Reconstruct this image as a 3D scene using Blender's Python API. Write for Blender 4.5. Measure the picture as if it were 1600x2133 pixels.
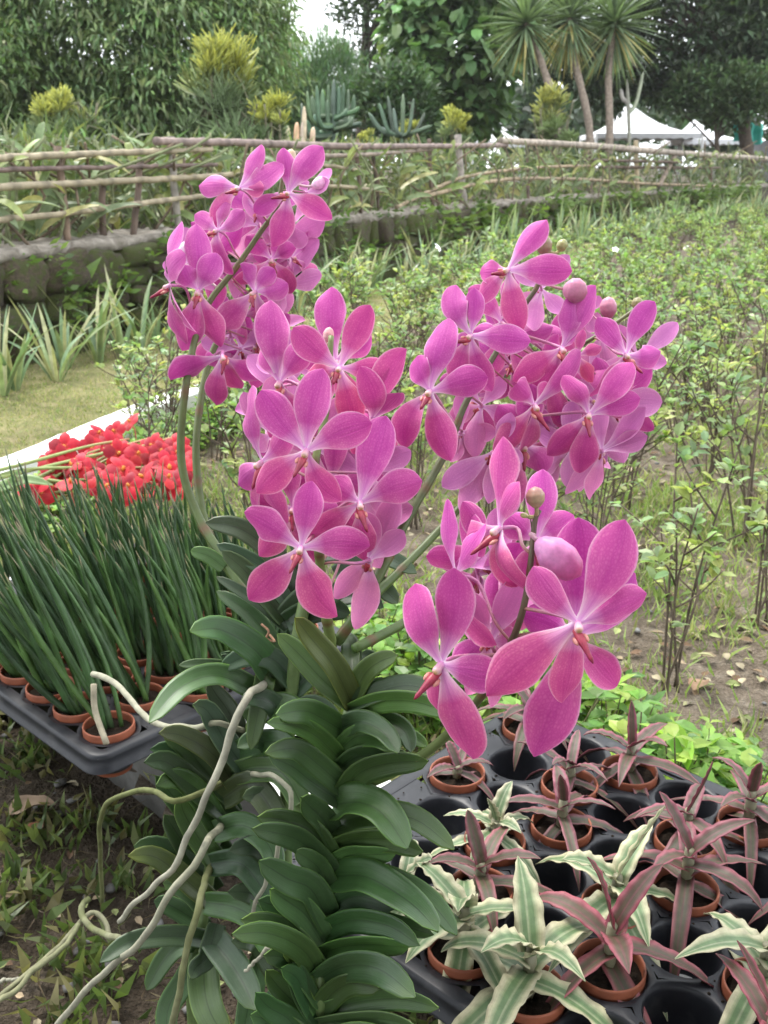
import bpy, math, random
import numpy as np
from mathutils import Vector

for o in list(bpy.data.objects):
    bpy.data.objects.remove(o, do_unlink=True)
scene = bpy.context.scene
COL = scene.collection
rng = np.random.default_rng(11)
random.seed(11)
pi = math.pi

# ------------------------------------------------------------------ camera
FPX, PITCH, CAM_H = 2093.0, math.radians(19.0), 1.0
SP, CP = math.sin(PITCH), math.cos(PITCH)
cam_data = bpy.data.cameras.new('camera')
cam = bpy.data.objects.new('camera', cam_data)
COL.objects.link(cam)
cam.location = (0, 0, CAM_H)
cam.rotation_euler = (math.radians(90) - PITCH, 0, 0)
cam_data.sensor_fit = 'VERTICAL'
cam_data.sensor_height = 36.0
cam_data.lens = 36.0 * FPX / 2133.0
cam_data.clip_start = 0.05
cam_data.clip_end = 2000
cam_data.dof.use_dof = True
cam_data.dof.focus_distance = 0.80
cam_data.dof.aperture_fstop = 20
scene.camera = cam

# ------------------------------------------------------------------ sky, sun, exposure
SUN_EL, SUN_AZ = math.radians(58), math.radians(-35)      # azimuth from +Y towards +X
world = bpy.data.worlds.new('World')
scene.world = world
world.use_nodes = True
wn = world.node_tree.nodes; wl = world.node_tree.links
bg = wn['Background']
sky = wn.new('ShaderNodeTexSky'); sky.sky_type = 'NISHITA'; sky.sun_disc = False
sky.sun_elevation = SUN_EL; sky.sun_rotation = SUN_AZ
sky.dust_density = 4.0; sky.air_density = 1.0; sky.ozone_density = 1.0
wtc = wn.new('ShaderNodeTexCoord')
wno = wn.new('ShaderNodeTexNoise'); wno.inputs['Scale'].default_value = 3.0; wno.inputs['Detail'].default_value = 6
wl.new(wtc.outputs['Generated'], wno.inputs['Vector'])
wr = wn.new('ShaderNodeMapRange'); wr.inputs['From Min'].default_value = .3; wr.inputs['From Max'].default_value = .62
wr.inputs['To Min'].default_value = .72; wr.inputs['To Max'].default_value = .95
wl.new(wno.outputs['Fac'], wr.inputs['Value'])
wm = wn.new('ShaderNodeMix'); wm.data_type = 'RGBA'
wl.new(wr.outputs['Result'], wm.inputs['Factor'])
wl.new(sky.outputs['Color'], wm.inputs['A'])
wm.inputs['B'].default_value = (11.5, 12.0, 12.4, 1)          # bright thin cloud cover
wl.new(wm.outputs['Result'], bg.inputs['Color'])
bg.inputs['Strength'].default_value = 0.10

sun_data = bpy.data.lights.new('sun', 'SUN')
sun_data.energy = 1.5
sun_data.angle = math.radians(14)
sun_data.color = (1.0, 0.96, 0.9)
sun = bpy.data.objects.new('sun', sun_data)
COL.objects.link(sun)
sd = Vector((math.sin(SUN_AZ) * math.cos(SUN_EL), math.cos(SUN_AZ) * math.cos(SUN_EL), math.sin(SUN_EL)))
sun.rotation_euler = sd.to_track_quat('Z', 'Y').to_euler()

scene.view_settings.view_transform = 'Standard'
scene.view_settings.look = 'None'
scene.view_settings.gamma = 1
scene.view_settings.use_curve_mapping = False
scene.view_settings.exposure = 1.52
scene.render.engine = 'CYCLES'
scene.cycles.use_denoising = True
scene.cycles.max_bounces = 8
scene.cycles.transparent_max_bounces = 8
scene.cycles.sample_clamp_indirect = 4

# ------------------------------------------------------------------ helpers
A = lambda *v: np.array(v, float)
RX, UY, ZC = A(1, 0, 0), A(0, SP, CP), A(0, -CP, SP)      # camera right, up, toward camera

def P(px, py, d):
    """the point d metres deep that the photograph shows at pixel (px, py)"""
    return A(0, 0, CAM_H) + d * (RX * (px - 800) / FPX - UY * (py - 1066.5) / FPX - ZC)
def G(px, py, z):
    r = RX * (px - 800) / FPX - UY * (py - 1066.5) / FPX - ZC
    return A(0, 0, CAM_H) + r * ((z - CAM_H) / r[2])
def cv(a, b, e): return RX * a + UY * b + ZC * e
def nrm(v):
    v = np.asarray(v, float); return v / (np.linalg.norm(v, axis=-1, keepdims=True) + 1e-12)
def lerp(a, b, t): return a + (b - a) * t
def srgb(r, g, b):
    f = lambda c: (c / 255 / 12.92) if c / 255 <= .04045 else ((c / 255 + .055) / 1.055) ** 2.4
    return (f(r), f(g), f(b))

def spline(pts, n):
    p = np.asarray(pts, float)
    if len(p) == 2:
        return p[0] + (p[1] - p[0]) * np.linspace(0, 1, n)[:, None]
    q = np.vstack([2 * p[0] - p[1], p, 2 * p[-1] - p[-2]])
    seg = np.linalg.norm(np.diff(p, axis=0), axis=1); cum = np.r_[0, np.cumsum(seg)]
    s = np.linspace(0, cum[-1], n); out = []
    for v in s:
        i = min(np.searchsorted(cum, v, 'right') - 1, len(p) - 2); t = (v - cum[i]) / max(seg[i], 1e-9)
        a, b, c, d = q[i:i + 4]
        out.append(.5 * (2 * b + (c - a) * t + (2 * a - 5 * b + 4 * c - d) * t * t + (3 * b - a - 3 * c + d) * t ** 3))
    return np.array(out)

def mesh(name, V, F, uv=None, col=None, smooth=True, mats=(), mi=None):
    """V (n,3), F (m,k) array or list of such arrays; uv, col per vertex"""
    me = bpy.data.meshes.new(name)
    Fs = [np.asarray(f, np.int32) for f in (F if isinstance(F, (list, tuple)) and len(F) and np.ndim(F[0]) == 2 else [F])]
    V = np.asarray(V, np.float32)
    me.vertices.add(len(V)); me.vertices.foreach_set('co', V.ravel())
    loops = np.concatenate([f.ravel() for f in Fs]).astype(np.int32)
    tot = np.concatenate([np.full(len(f), f.shape[1], np.int32) for f in Fs])
    start = np.r_[0, np.cumsum(tot)[:-1]].astype(np.int32)
    me.loops.add(len(loops)); me.loops.foreach_set('vertex_index', loops)
    me.polygons.add(len(tot)); me.polygons.foreach_set('loop_start', start)
    try: me.polygons.foreach_set('loop_total', tot)
    except Exception: pass
    me.polygons.foreach_set('use_smooth', np.full(len(tot), bool(smooth)))
    if mi is not None: me.polygons.foreach_set('material_index', np.asarray(mi, np.int32))
    if uv is not None:
        l = me.uv_layers.new(name='UVMap'); l.data.foreach_set('uv', np.asarray(uv, np.float32)[loops].ravel())
    if col is not None:
        c = np.asarray(col, np.float32)
        if c.ndim == 1: c = np.tile(c, (len(V), 1))
        if c.shape[1] == 3: c = np.hstack([c, np.ones((len(c), 1), np.float32)])
        a = me.color_attributes.new('Col', 'FLOAT_COLOR', 'POINT'); a.data.foreach_set('color', c.ravel())
    for m in mats: me.materials.append(m)
    me.update(calc_edges=True)
    return me

def obj(name, me, parent=None, loc=None, label=None, cat=None, group=None, kind=None):
    o = bpy.data.objects.new(name, me); COL.objects.link(o)
    if parent is not None: o.parent = parent
    if loc is not None: o.location = loc
    if label: o['label'] = label
    if cat: o['category'] = cat
    if group: o['group'] = group
    if kind: o['kind'] = kind
    return o
def thing(name, label, cat, group=None, loc=(0, 0, 0), rz=0):
    o = obj(name, None, None, loc, label, cat, group); o.rotation_euler.z = rz; o.empty_display_size = .05
    return o
def dup(o, parent=None, loc=None, rz=0, sc=1, label=None):
    c = o.copy(); COL.objects.link(c); c.parent = parent
    if loc is not None:
        c.location = loc; c.rotation_euler.z = rz; c.scale = (sc, sc, sc)
    if label: c['label'] = label
    for ch in KIDS.get(o.name, []): dup(ch, c)
    return c
KIDS = {}
def kids(root):
    for o in list(bpy.data.objects):
        if o.parent is not None: pass
    def rec(o):
        KIDS[o.name] = [c for c in bpy.data.objects if c.parent == o]
        for c in KIDS[o.name]: rec(c)
    rec(root)

class MB:
    """collects pieces into one mesh"""
    def __init__(s): s.V = []; s.F = {}; s.U = []; s.C = []; s.n = 0
    def add(s, V, F, uv=None, col=(1, 1, 1)):
        V = np.asarray(V, float); k = len(V)
        s.V.append(V); s.U.append(np.zeros((k, 2)) if uv is None else uv)
        c = np.asarray(col, float); s.C.append(np.tile(c, (k, 1)) if c.ndim == 1 else c)
        for f in (F if isinstance(F, list) else [F]):
            f = np.asarray(f, np.int32)
            s.F.setdefault(f.shape[1], []).append(f + s.n)
        s.n += k
    def mesh(s, name, mat, smooth=True):
        return mesh(name, np.vstack(s.V), [np.vstack(v) for v in s.F.values()], np.vstack(s.U), np.vstack(s.C), smooth, (mat,))

def gridF(n, m, wrap=False):
    i = np.arange(n - 1)[:, None]; j = np.arange(m if wrap else m - 1)[None, :]
    a = i * m + j; b = i * m + (j + 1) % m
    return np.stack([a, b, b + m, a + m], -1).reshape(-1, 4)

def frames(C, nh, twist=0):
    T = nrm(np.gradient(C, axis=0)); nh = np.broadcast_to(np.asarray(nh, float), C.shape)
    S = nrm(np.cross(T, nh)); N = nrm(np.cross(S, T))
    if np.any(twist):
        a = np.asarray(twist) * np.linspace(0, 1, len(C)) if np.ndim(twist) == 0 else twist
        c, s_ = np.cos(a)[:, None], np.sin(a)[:, None]
        S, N = S * c + N * s_, N * c - S * s_
    return T, S, N

def strip(C, hw, nh, fold=0, M=5, twist=0, wave=0, wavef=6, thick=0, ph=0, powr=1.4):
    n = len(C); T, S, N = frames(C, nh, twist)
    t = np.linspace(-1, 1, M); s = np.linspace(0, 1, n)
    hw = np.asarray(hw, float)[:, None, None]; fold = np.broadcast_to(np.asarray(fold, float), (n,))[:, None, None]
    tt = t[None, :, None]
    V = C[:, None] + S[:, None] * tt * hw + N[:, None] * (fold * np.abs(tt) ** powr * hw)
    if wave:
        V = V + N[:, None] * (wave * np.sin(wavef * 2 * pi * s + ph)[:, None, None] * np.abs(tt) ** 2 * hw * np.sign(tt + 1e-6) ** (1))
    uv = np.stack(np.broadcast_arrays(t[None, :] * .5 + .5, s[:, None]), -1).reshape(-1, 2)
    F = gridF(n, M)
    V = V.reshape(-1, 3)
    if thick:
        W = (V.reshape(n, M, 3) - N[:, None] * thick * (1 - .5 * np.abs(tt) ** 4)).reshape(-1, 3); k = n * M
        rim = []
        for i in range(n - 1):
            rim += [[i * M, (i + 1) * M, (i + 1) * M + k, i * M + k], [(i + 1) * M - 1, (i + 1) * M - 1 + k, (i + 2) * M - 1 + k, (i + 2) * M - 1]]
        F = np.vstack([F, F[:, ::-1] + k, np.array(rim)])
        V = np.vstack([V, W]); uv = np.vstack([uv, uv])
    return V, F, uv

def tube(C, r, k=8, cap=True, start=0):
    C = np.asarray(C, float); n = len(C); r = np.broadcast_to(np.asarray(r, float), (n,))
    T = nrm(np.gradient(C, axis=0))
    h = A(.31, .2, .93) if abs(T[0] @ A(.31, .2, .93)) < .9 else A(1, 0, 0)
    S = np.zeros_like(C); S[0] = nrm(np.cross(T[0], h))
    for i in range(1, n):
        v = S[i - 1] - T[i] * (S[i - 1] @ T[i]); S[i] = nrm(v)
    B = np.cross(T, S); a = np.linspace(0, 2 * pi, k, endpoint=False) + start
    V = C[:, None] + r[:, None, None] * (S[:, None] * np.cos(a)[None, :, None] + B[:, None] * np.sin(a)[None, :, None])
    uv = np.stack(np.broadcast_arrays((a / (2 * pi))[None, :], np.linspace(0, 1, n)[:, None]), -1).reshape(-1, 2)
    V = V.reshape(-1, 3); F = gridF(n, k, True)
    if cap:
        V = np.vstack([V, C[0], C[-1]]); uv = np.vstack([uv, [0, 0], [0, 1]])
        i = np.arange(k); j = (i + 1) % k
        tri = np.vstack([np.stack([j, i, np.full(k, n * k)], -1), np.stack([(n - 1) * k + i, (n - 1) * k + j, np.full(k, n * k + 1)], -1)])
        return V, [F, tri], uv
    return V, [F], uv

def lathe(prof, k=20, cen=(0, 0, 0)):
    p = np.asarray(prof, float); a = np.linspace(0, 2 * pi, k, endpoint=False)
    V = np.stack([p[:, 0:1] * np.cos(a), p[:, 0:1] * np.sin(a), np.broadcast_to(p[:, 1:2], (len(p), k))], -1).reshape(-1, 3) + A(*cen)
    return V, gridF(len(p), k, True)

def ellipsoid(cen, axis, ln, r, k=10, n=8, pr=None):
    s = np.linspace(0, 1, n); rr = np.sin(pi * s) ** .75 if pr is None else np.interp(s, *pr)
    C = A(*cen) + np.outer(s - .5, nrm(axis)) * ln
    return tube(C, np.maximum(rr * r, 1e-5), k)

def prof(s, xs, ys): 
    return np.interp(s, xs, ys)
def smooth_prof(s, xs, ys):
    x = np.linspace(0, 1, 61); y = np.interp(x, xs, ys)
    for _ in range(3): y[1:-1] = .25 * y[:-2] + .5 * y[1:-1] + .25 * y[2:]
    return np.interp(s, x, y)

# ------------------------------------------------------------------ materials
def newmat(name):
    m = bpy.data.materials.new(name); m.use_nodes = True
    nt = m.node_tree; b = nt.nodes['Principled BSDF']; return m, nt, b, nt.nodes.new, nt.links.new
def ramp(nt, stops, interp='LINEAR'):
    r = nt.nodes.new('ShaderNodeValToRGB'); e = r.color_ramp.elements; r.color_ramp.interpolation = interp
    while len(e) < len(stops): e.new(.5)
    for k, (p, c) in zip(e, stops): k.position = p; k.color = (*c, 1) if len(c) == 3 else c
    return r
def noise(nt, scale, detail=4, vec=None, rough=.55):
    n = nt.nodes.new('ShaderNodeTexNoise'); n.inputs['Scale'].default_value = scale; n.inputs['Detail'].default_value = detail
    n.inputs['Roughness'].default_value = rough
    if vec is not None: nt.links.new(vec, n.inputs['Vector'])
    return n
def mixc(nt, f, a, b, mode='MIX'):
    m = nt.nodes.new('ShaderNodeMix'); m.data_type = 'RGBA'; m.blend_type = mode
    for s, v in (('Factor', f), ('A', a), ('B', b)):
        if hasattr(v, 'is_output'): nt.links.new(v, m.inputs[s])
        elif s == 'Factor': m.inputs[s].default_value = v
        else: m.inputs[s].default_value = (*v, 1)
    return m.outputs['Result']
def bump(nt, h, strength, dist, b):
    n = nt.nodes.new('ShaderNodeBump'); n.inputs['Strength'].default_value = strength; n.inputs['Distance'].default_value = dist
    nt.links.new(h, n.inputs['Height']); nt.links.new(n.outputs['Normal'], b.inputs['Normal'])
def translucent(nt, b, colour, fac):
    t = nt.nodes.new('ShaderNodeBsdfTranslucent'); m = nt.nodes.new('ShaderNodeMixShader'); m.inputs[0].default_value = fac
    nt.links.new(colour, t.inputs['Color']); nt.links.new(b.outputs[0], m.inputs[1]); nt.links.new(t.outputs[0], m.inputs[2])
    nt.links.new(m.outputs[0], nt.nodes['Material Output'].inputs['Surface'])

def leafmat(name, rough=.45, trans=.3, var=.35, scale=40, veins=False, spec=.4, tboost=1.3):
    m, nt, b, nn, ln = newmat(name)
    c = nn('ShaderNodeVertexColor'); c.layer_name = 'Col'
    tc = nn('ShaderNodeTexCoord'); n = noise(nt, scale, 4, tc.outputs['Object'])
    r = ramp(nt, [(.3, (1 - var,) * 3), (.7, (1 + var * .5,) * 3)]); ln(n.outputs['Fac'], r.inputs[0])
    col = mixc(nt, 1, c.outputs['Color'], r.outputs['Color'], 'MULTIPLY')
    if veins:
        uv = nn('ShaderNodeUVMap'); w = nn('ShaderNodeTexWave'); w.bands_direction = 'X'
        w.inputs['Scale'].default_value = 4; w.inputs['Distortion'].default_value = .6; ln(uv.outputs[0], w.inputs['Vector'])
        rv = ramp(nt, [(0, (.82,) * 3), (1, (1.06,) * 3)]); ln(w.outputs['Fac'], rv.inputs[0])
        col = mixc(nt, 1, col, rv.outputs['Color'], 'MULTIPLY')
        sx = nn('ShaderNodeSeparateXYZ'); ln(uv.outputs[0], sx.inputs[0])
        ml = nn('ShaderNodeMath'); ml.operation = 'SUBTRACT'; ln(sx.outputs[0], ml.inputs[0]); ml.inputs[1].default_value = .5
        ab = nn('ShaderNodeMath'); ab.operation = 'ABSOLUTE'; ln(ml.outputs[0], ab.inputs[0])
        re = ramp(nt, [(0, (.75,) * 3), (.03, (1,) * 3), (.465, (1,) * 3), (.5, (1.9, 1.8, 1.3))]); ln(ab.outputs[0], re.inputs[0])
        col = mixc(nt, 1, col, re.outputs['Color'], 'MULTIPLY')
    ln(col, b.inputs['Base Color']); b.inputs['Roughness'].default_value = rough
    b.inputs['Specular IOR Level'].default_value = spec
    bump(nt, n.outputs['Fac'], .25, .004, b)
    if trans:
        tcol = mixc(nt, 1, col, (tboost, tboost * 1.1, tboost * .6), 'MULTIPLY')
        translucent(nt, b, tcol, trans)
    return m

M = {}
M['foliage'] = leafmat('foliage', .42, .4, .3, 30)
M['tree_foliage'] = leafmat('tree_foliage', .5, .3, .35, 1.2)
M['strap'] = leafmat('strap_leaf', .45, .2, .3, 25, veins=True)
M['blade'] = leafmat('grass_blade', .55, .3, .25, 12)
M['spear'] = leafmat('spear_leaf', .38, 0, .35, 45, spec=.35)
M['twig'] = leafmat('succulent_twig', .5, .1, .2, 8)

def mat_orchid_leaf():
    m, nt, b, nn, ln = newmat('orchid_leaf')
    c = nn('ShaderNodeVertexColor'); c.layer_name = 'Col'
    tc = nn('ShaderNodeTexCoord'); uv = nn('ShaderNodeUVMap')
    n1 = noise(nt, 18, 5, tc.outputs['Object']); n2 = noise(nt, 220, 3, tc.outputs['Object'])
    r = ramp(nt, [(.28, (.7,) * 3), (.72, (1.22,) * 3)]); ln(n1.outputs['Fac'], r.inputs[0])
    col = mixc(nt, 1, c.outputs['Color'], r.outputs['Color'], 'MULTIPLY')
    # pale dusty bloom of hard-water spots
    r2 = ramp(nt, [(.58, (0,) * 3), (.78, (.22,) * 3)]); ln(n2.outputs['Fac'], r2.inputs[0])
    col = mixc(nt, r2.outputs['Color'], col, (.10, .135, .10))
    sx = nn('ShaderNodeSeparateXYZ'); ln(uv.outputs[0], sx.inputs[0])
    sb = nn('ShaderNodeMath'); sb.operation = 'SUBTRACT'; ln(sx.outputs[0], sb.inputs[0]); sb.inputs[1].default_value = .5
    ab = nn('ShaderNodeMath'); ab.operation = 'ABSOLUTE'; ln(sb.outputs[0], ab.inputs[0])
    re = ramp(nt, [(0, (.55,) * 3), (.04, (1,) * 3), (.455, (1,) * 3), (.5, (2.2, 2.0, 1.5))]); ln(ab.outputs[0], re.inputs[0])
    col = mixc(nt, 1, col, re.outputs['Color'], 'MULTIPLY')
    # faint long veins
    mp = nn('ShaderNodeMapping'); mp.inputs['Scale'].default_value = (26, .8, 1); ln(uv.outputs[0], mp.inputs['Vector'])
    nv = noise(nt, 1, 2, mp.outputs[0]); rv = ramp(nt, [(.3, (.86,) * 3), (.7, (1.12,) * 3)]); ln(nv.outputs['Fac'], rv.inputs[0])
    col = mixc(nt, 1, col, rv.outputs['Color'], 'MULTIPLY')
    ln(col, b.inputs['Base Color'])
    rr = nn('ShaderNodeMapRange'); rr.inputs['To Min'].default_value = .28; rr.inputs['To Max'].default_value = .55
    ln(n1.outputs['Fac'], rr.inputs['Value']); ln(rr.outputs[0], b.inputs['Roughness'])
    b.inputs['Specular IOR Level'].default_value = .5
    bump(nt, nv.outputs['Fac'], .18, .002, b)
    tcol = mixc(nt, 1, col, (1.2, 1.5, .5), 'MULTIPLY'); translucent(nt, b, tcol, .1)
    return m
M['orchid_leaf'] = mat_orchid_leaf()

def mat_petal(name, pale, base_pale, backmul):
    """Col carries the petal's own pigment; darker net of veins, paler claw and rim, paler back"""
    m, nt, b, nn, ln = newmat(name)
    c = nn('ShaderNodeVertexColor'); c.layer_name = 'Col'
    tc = nn('ShaderNodeTexCoord'); uv = nn('ShaderNodeUVMap')
    mp = nn('ShaderNodeMapping'); mp.inputs['Scale'].default_value = (1, 1, 1); ln(tc.outputs['Object'], mp.inputs['Vector'])
    nz = noise(nt, 120, 2, tc.outputs['Object'])
    dist = mixc(nt, .018, mp.outputs[0], nz.outputs['Color'])
    mq = nn('ShaderNodeMapping'); mq.inputs['Scale'].default_value = (21, 34, 1); ln(uv.outputs[0], mq.inputs['Vector'])
    nq = noise(nt, 2.2, 2, mq.outputs[0]); dq = mixc(nt, .22, mq.outputs[0], nq.outputs['Color'])
    vo = nn('ShaderNodeTexVoronoi'); vo.feature = 'DISTANCE_TO_EDGE'; vo.inputs['Scale'].default_value = 1.0; ln(dq, vo.inputs['Vector'])
    vr = ramp(nt, [(.0, (.90, .66, .90)), (.14, (.98, .92, .98)), (.40, (1.08, 1.42, 1.09))]); ln(vo.outputs['Distance'], vr.inputs[0])
    col = mixc(nt, .8, c.outputs['Color'], vr.outputs['Color'], 'MULTIPLY')
    nb = noise(nt, 55, 3, tc.outputs['Object']); rb = ramp(nt, [(.3, (.90, .72, .90)), (.7, (1.08, 1.3, 1.08))]); ln(nb.outputs['Fac'], rb.inputs[0])
    col = mixc(nt, 1, col, rb.outputs['Color'], 'MULTIPLY')
    sx = nn('ShaderNodeSeparateXYZ'); ln(uv.outputs[0], sx.inputs[0])
    # paler claw near the centre of the flower
    rc = ramp(nt, [(0, (.95,) * 3), (.07, (.6,) * 3), (.28, (0,) * 3)]); ln(sx.outputs[1], rc.inputs[0])
    col = mixc(nt, rc.outputs['Color'], col, base_pale)
    # fine pale rim
    sb = nn('ShaderNodeMath'); sb.operation = 'SUBTRACT'; ln(sx.outputs[0], sb.inputs[0]); sb.inputs[1].default_value = .5
    ab = nn('ShaderNodeMath'); ab.operation = 'ABSOLUTE'; ln(sb.outputs[0], ab.inputs[0])
    re = ramp(nt, [(.44, (0,) * 3), (.5, (.32,) * 3)]); ln(ab.outputs[0], re.inputs[0])
    col = mixc(nt, re.outputs['Color'], col, pale)
    rg = ramp(nt, [(.0, (.90, .72, .92)), (.22, (1, 1, 1)), (.46, (1.14, 1.6, 1.14))]); ln(ab.outputs[0], rg.inputs[0])
    col = mixc(nt, 1, col, rg.outputs['Color'], 'MULTIPLY')
    # long veins
    mv = nn('ShaderNodeMapping'); mv.inputs['Scale'].default_value = (13, 1.2, 1); ln(uv.outputs[0], mv.inputs['Vector'])
    nv = noise(nt, 1, 2, mv.outputs[0]); rv = ramp(nt, [(.35, (.92, .8, .92)), (.65, (1.05, 1.12, 1.05))]); ln(nv.outputs['Fac'], rv.inputs[0])
    col = mixc(nt, .7, col, rv.outputs['Color'], 'MULTIPLY')
    ge = nn('ShaderNodeNewGeometry')
    back = mixc(nt, .24, col, backmul)
    col2 = mixc(nt, ge.outputs['Backfacing'], col, back)
    ln(col2, b.inputs['Base Color']); b.inputs['Roughness'].default_value = .5
    b.inputs['Specular IOR Level'].default_value = .25
    b.inputs['Sheen Weight'].default_value = .12
    bump(nt, nv.outputs['Fac'], .3, .003, b)
    translucent(nt, b, col2, .22)
    return m
M['petal'] = mat_petal('orchid_petal', (.82, .50, .76), (.82, .52, .80), (.80, .48, .76))
M['red_petal'] = mat_petal('red_petal', (.62, .06, .07), (.62, .14, .05), (.58, .06, .07))

def colmat(name, rough=.5, var=.25, scale=60, spec=.4, b_str=.2, b_dist=.002, sss=0):
    m, nt, b, nn, ln = newmat(name)
    c = nn('ShaderNodeVertexColor'); c.layer_name = 'Col'
    tc = nn('ShaderNodeTexCoord'); n = noise(nt, scale, 6, tc.outputs['Object'])
    r = ramp(nt, [(.28, (1 - var,) * 3), (.72, (1 + var * .6,) * 3)]); ln(n.outputs['Fac'], r.inputs[0])
    ln(mixc(nt, 1, c.outputs['Color'], r.outputs['Color'], 'MULTIPLY'), b.inputs['Base Color'])
    b.inputs['Roughness'].default_value = rough; b.inputs['Specular IOR Level'].default_value = spec
    bump(nt, n.outputs['Fac'], b_str, b_dist, b)
    if sss:
        b.inputs['Subsurface Weight'].default_value = sss; b.inputs['Subsurface Scale'].default_value = .004
    return m
M['waxy'] = colmat('waxy_flower_part', .4, .18, 300, .4, .1, .001, .15)
M['stalk'] = colmat('flower_stalk', .45, .2, 90)
M['root'] = colmat('aerial_root', .8, .35, 70, .2, .5, .002)
M['bark'] = colmat('bark', .9, .45, 22, .2, .7, .01)
M['wood'] = colmat('bamboo_wood', .7, .4, 14, .3, .4, .004)
M['terracotta'] = colmat('terracotta_plastic', .55, .25, 50, .35, .15, .001)
M['cactus'] = colmat('cactus_skin', .6, .3, 12, .3, .3, .01)
M['cloth'] = colmat('tent_cloth', .8, .08, 3, .2, .1, .01)

def mat_soil(name, a, b_, c_, sc=14, bs=.9, bd=.03):
    m, nt, b, nn, ln = newmat(name)
    tc = nn('ShaderNodeTexCoord')
    n1 = noise(nt, sc, 8, tc.outputs['Object'], .68); n2 = noise(nt, sc * .14, 5, tc.outputs['Object'], .6); n3 = noise(nt, sc * 9, 3, tc.outputs['Object'])
    r = ramp(nt, [(.3, a), (.52, b_), (.74, c_)]); ln(n1.outputs['Fac'], r.inputs[0])
    r2 = ramp(nt, [(.35, (.65,) * 3), (.65, (1.15,) * 3)]); ln(n2.outputs['Fac'], r2.inputs[0])
    r3 = ramp(nt, [(.3, (.75,) * 3), (.7, (1.2,) * 3)]); ln(n3.outputs['Fac'], r3.inputs[0])
    col = mixc(nt, 1, mixc(nt, 1, r.outputs['Color'], r2.outputs['Color'], 'MULTIPLY'), r3.outputs['Color'], 'MULTIPLY')
    ln(col, b.inputs['Base Color']); b.inputs['Roughness'].default_value = .95; b.inputs['Specular IOR Level'].default_value = .15
    ad = nn('ShaderNodeMath'); ad.operation = 'ADD'; ln(n1.outputs['Fac'], ad.inputs[0]); ln(n3.outputs['Fac'], ad.inputs[1])
    bump(nt, ad.outputs[0], bs, bd, b)
    return m
M['soil'] = mat_soil('garden_soil', (.040, .030, .021), (.085, .066, .047), (.16, .13, .10))
M['bedsoil'] = mat_soil('bed_soil', (.11, .085, .062), (.23, .185, .14), (.38, .325, .26), 18)
M['lawn'] = mat_soil('dry_lawn', (.10, .115, .04), (.20, .19, .085), (.33, .27, .16), 9, .6, .02)
M['peat'] = mat_soil('potting_peat', (.012, .009, .006), (.035, .024, .016), (.075, .052, .034), 130, 1, .006)

def mat_stone():
    m, nt, b, nn, ln = newmat('mossy_stone')
    tc = nn('ShaderNodeTexCoord'); oi = nn('ShaderNodeObjectInfo'); ge = nn('ShaderNodeNewGeometry')
    vec = nn('ShaderNodeVectorMath'); vec.operation = 'ADD'; ln(tc.outputs['Object'], vec.inputs[0])
    cm = nn('ShaderNodeCombineXYZ')
    ml = nn('ShaderNodeMath'); ml.operation = 'MULTIPLY'; ml.inputs[1].default_value = 37; ln(oi.outputs['Random'], ml.inputs[0]); ln(ml.outputs[0], cm.inputs[0]); ln(cm.outputs[0], vec.inputs[1])
    n1 = noise(nt, 9, 8, vec.outputs[0], .65); n2 = noise(nt, 3.2, 5, vec.outputs[0]); n3 = noise(nt, 60, 4, vec.outputs[0])
    r = ramp(nt, [(.28, (.030, .023, .016)), (.5, (.085, .066, .048)), (.72, (.17, .14, .108))]); ln(n1.outputs['Fac'], r.inputs[0])
    mo = nn('ShaderNodeMath'); mo.operation = 'MULTIPLY_ADD'; ln(oi.outputs['Random'], mo.inputs[0]); mo.inputs[1].default_value = .22; ln(n2.outputs['Fac'], mo.inputs[2])
    rm = ramp(nt, [(.52, (0,) * 3), (.66, (1,) * 3)]); ln(mo.outputs[0], rm.inputs[0])
    rmc = ramp(nt, [(.3, (.025, .036, .006)), (.7, (.10, .115, .02))]); ln(n3.outputs['Fac'], rmc.inputs[0])
    tone = ramp(nt, [(0, (.55, .5, .45)), (.35, (1, .9, .75)), (.7, (.8, .82, .8)), (1, (1.3, 1.15, .95))]); ln(oi.outputs['Random'], tone.inputs[0])
    stc = mixc(nt, 1, r.outputs['Color'], tone.outputs['Color'], 'MULTIPLY')
    ln(mixc(nt, rm.outputs['Color'], stc, rmc.outputs['Color']), b.inputs['Base Color'])
    b.inputs['Roughness'].default_value = .95
    ad = nn('ShaderNodeMath'); ad.operation = 'ADD'; ln(n1.outputs['Fac'], ad.inputs[0]); ln(n3.outputs['Fac'], ad.inputs[1])
    bump(nt, ad.outputs[0], .8, .03, b)
    return m
M['stone'] = mat_stone()

def mat_simple(name, stops, sc, rough, bs=.3, bd=.005, spec=.3, detail=7):
    m, nt, b, nn, ln = newmat(name)
    tc = nn('ShaderNodeTexCoord'); n = noise(nt, sc, detail, tc.outputs['Object'], .65)
    r = ramp(nt, stops); ln(n.outputs['Fac'], r.inputs[0]); ln(r.outputs['Color'], b.inputs['Base Color'])
    b.inputs['Roughness'].default_value = rough; b.inputs['Specular IOR Level'].default_value = spec
    bump(nt, n.outputs['Fac'], bs, bd, b); return m
M['mortar'] = mat_simple('wall_core', [(.3, (.03, .024, .018)), (.6, (.08, .065, .045)), (.8, (.06, .075, .02))], 8, .95, .9, .03)
M['coping'] = mat_simple('weathered_mortar_top', [(.28, (.06, .052, .04)), (.48, (.16, .14, .115)), (.7, (.30, .27, .235))], 10, .95, .9, .03)
M['white_paint'] = mat_simple('white_painted_concrete', [(.25, (.45, .43, .38)), (.38, (.78, .78, .76)), (.7, (.84, .84, .83))], 9, .7, .3, .006)
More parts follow.
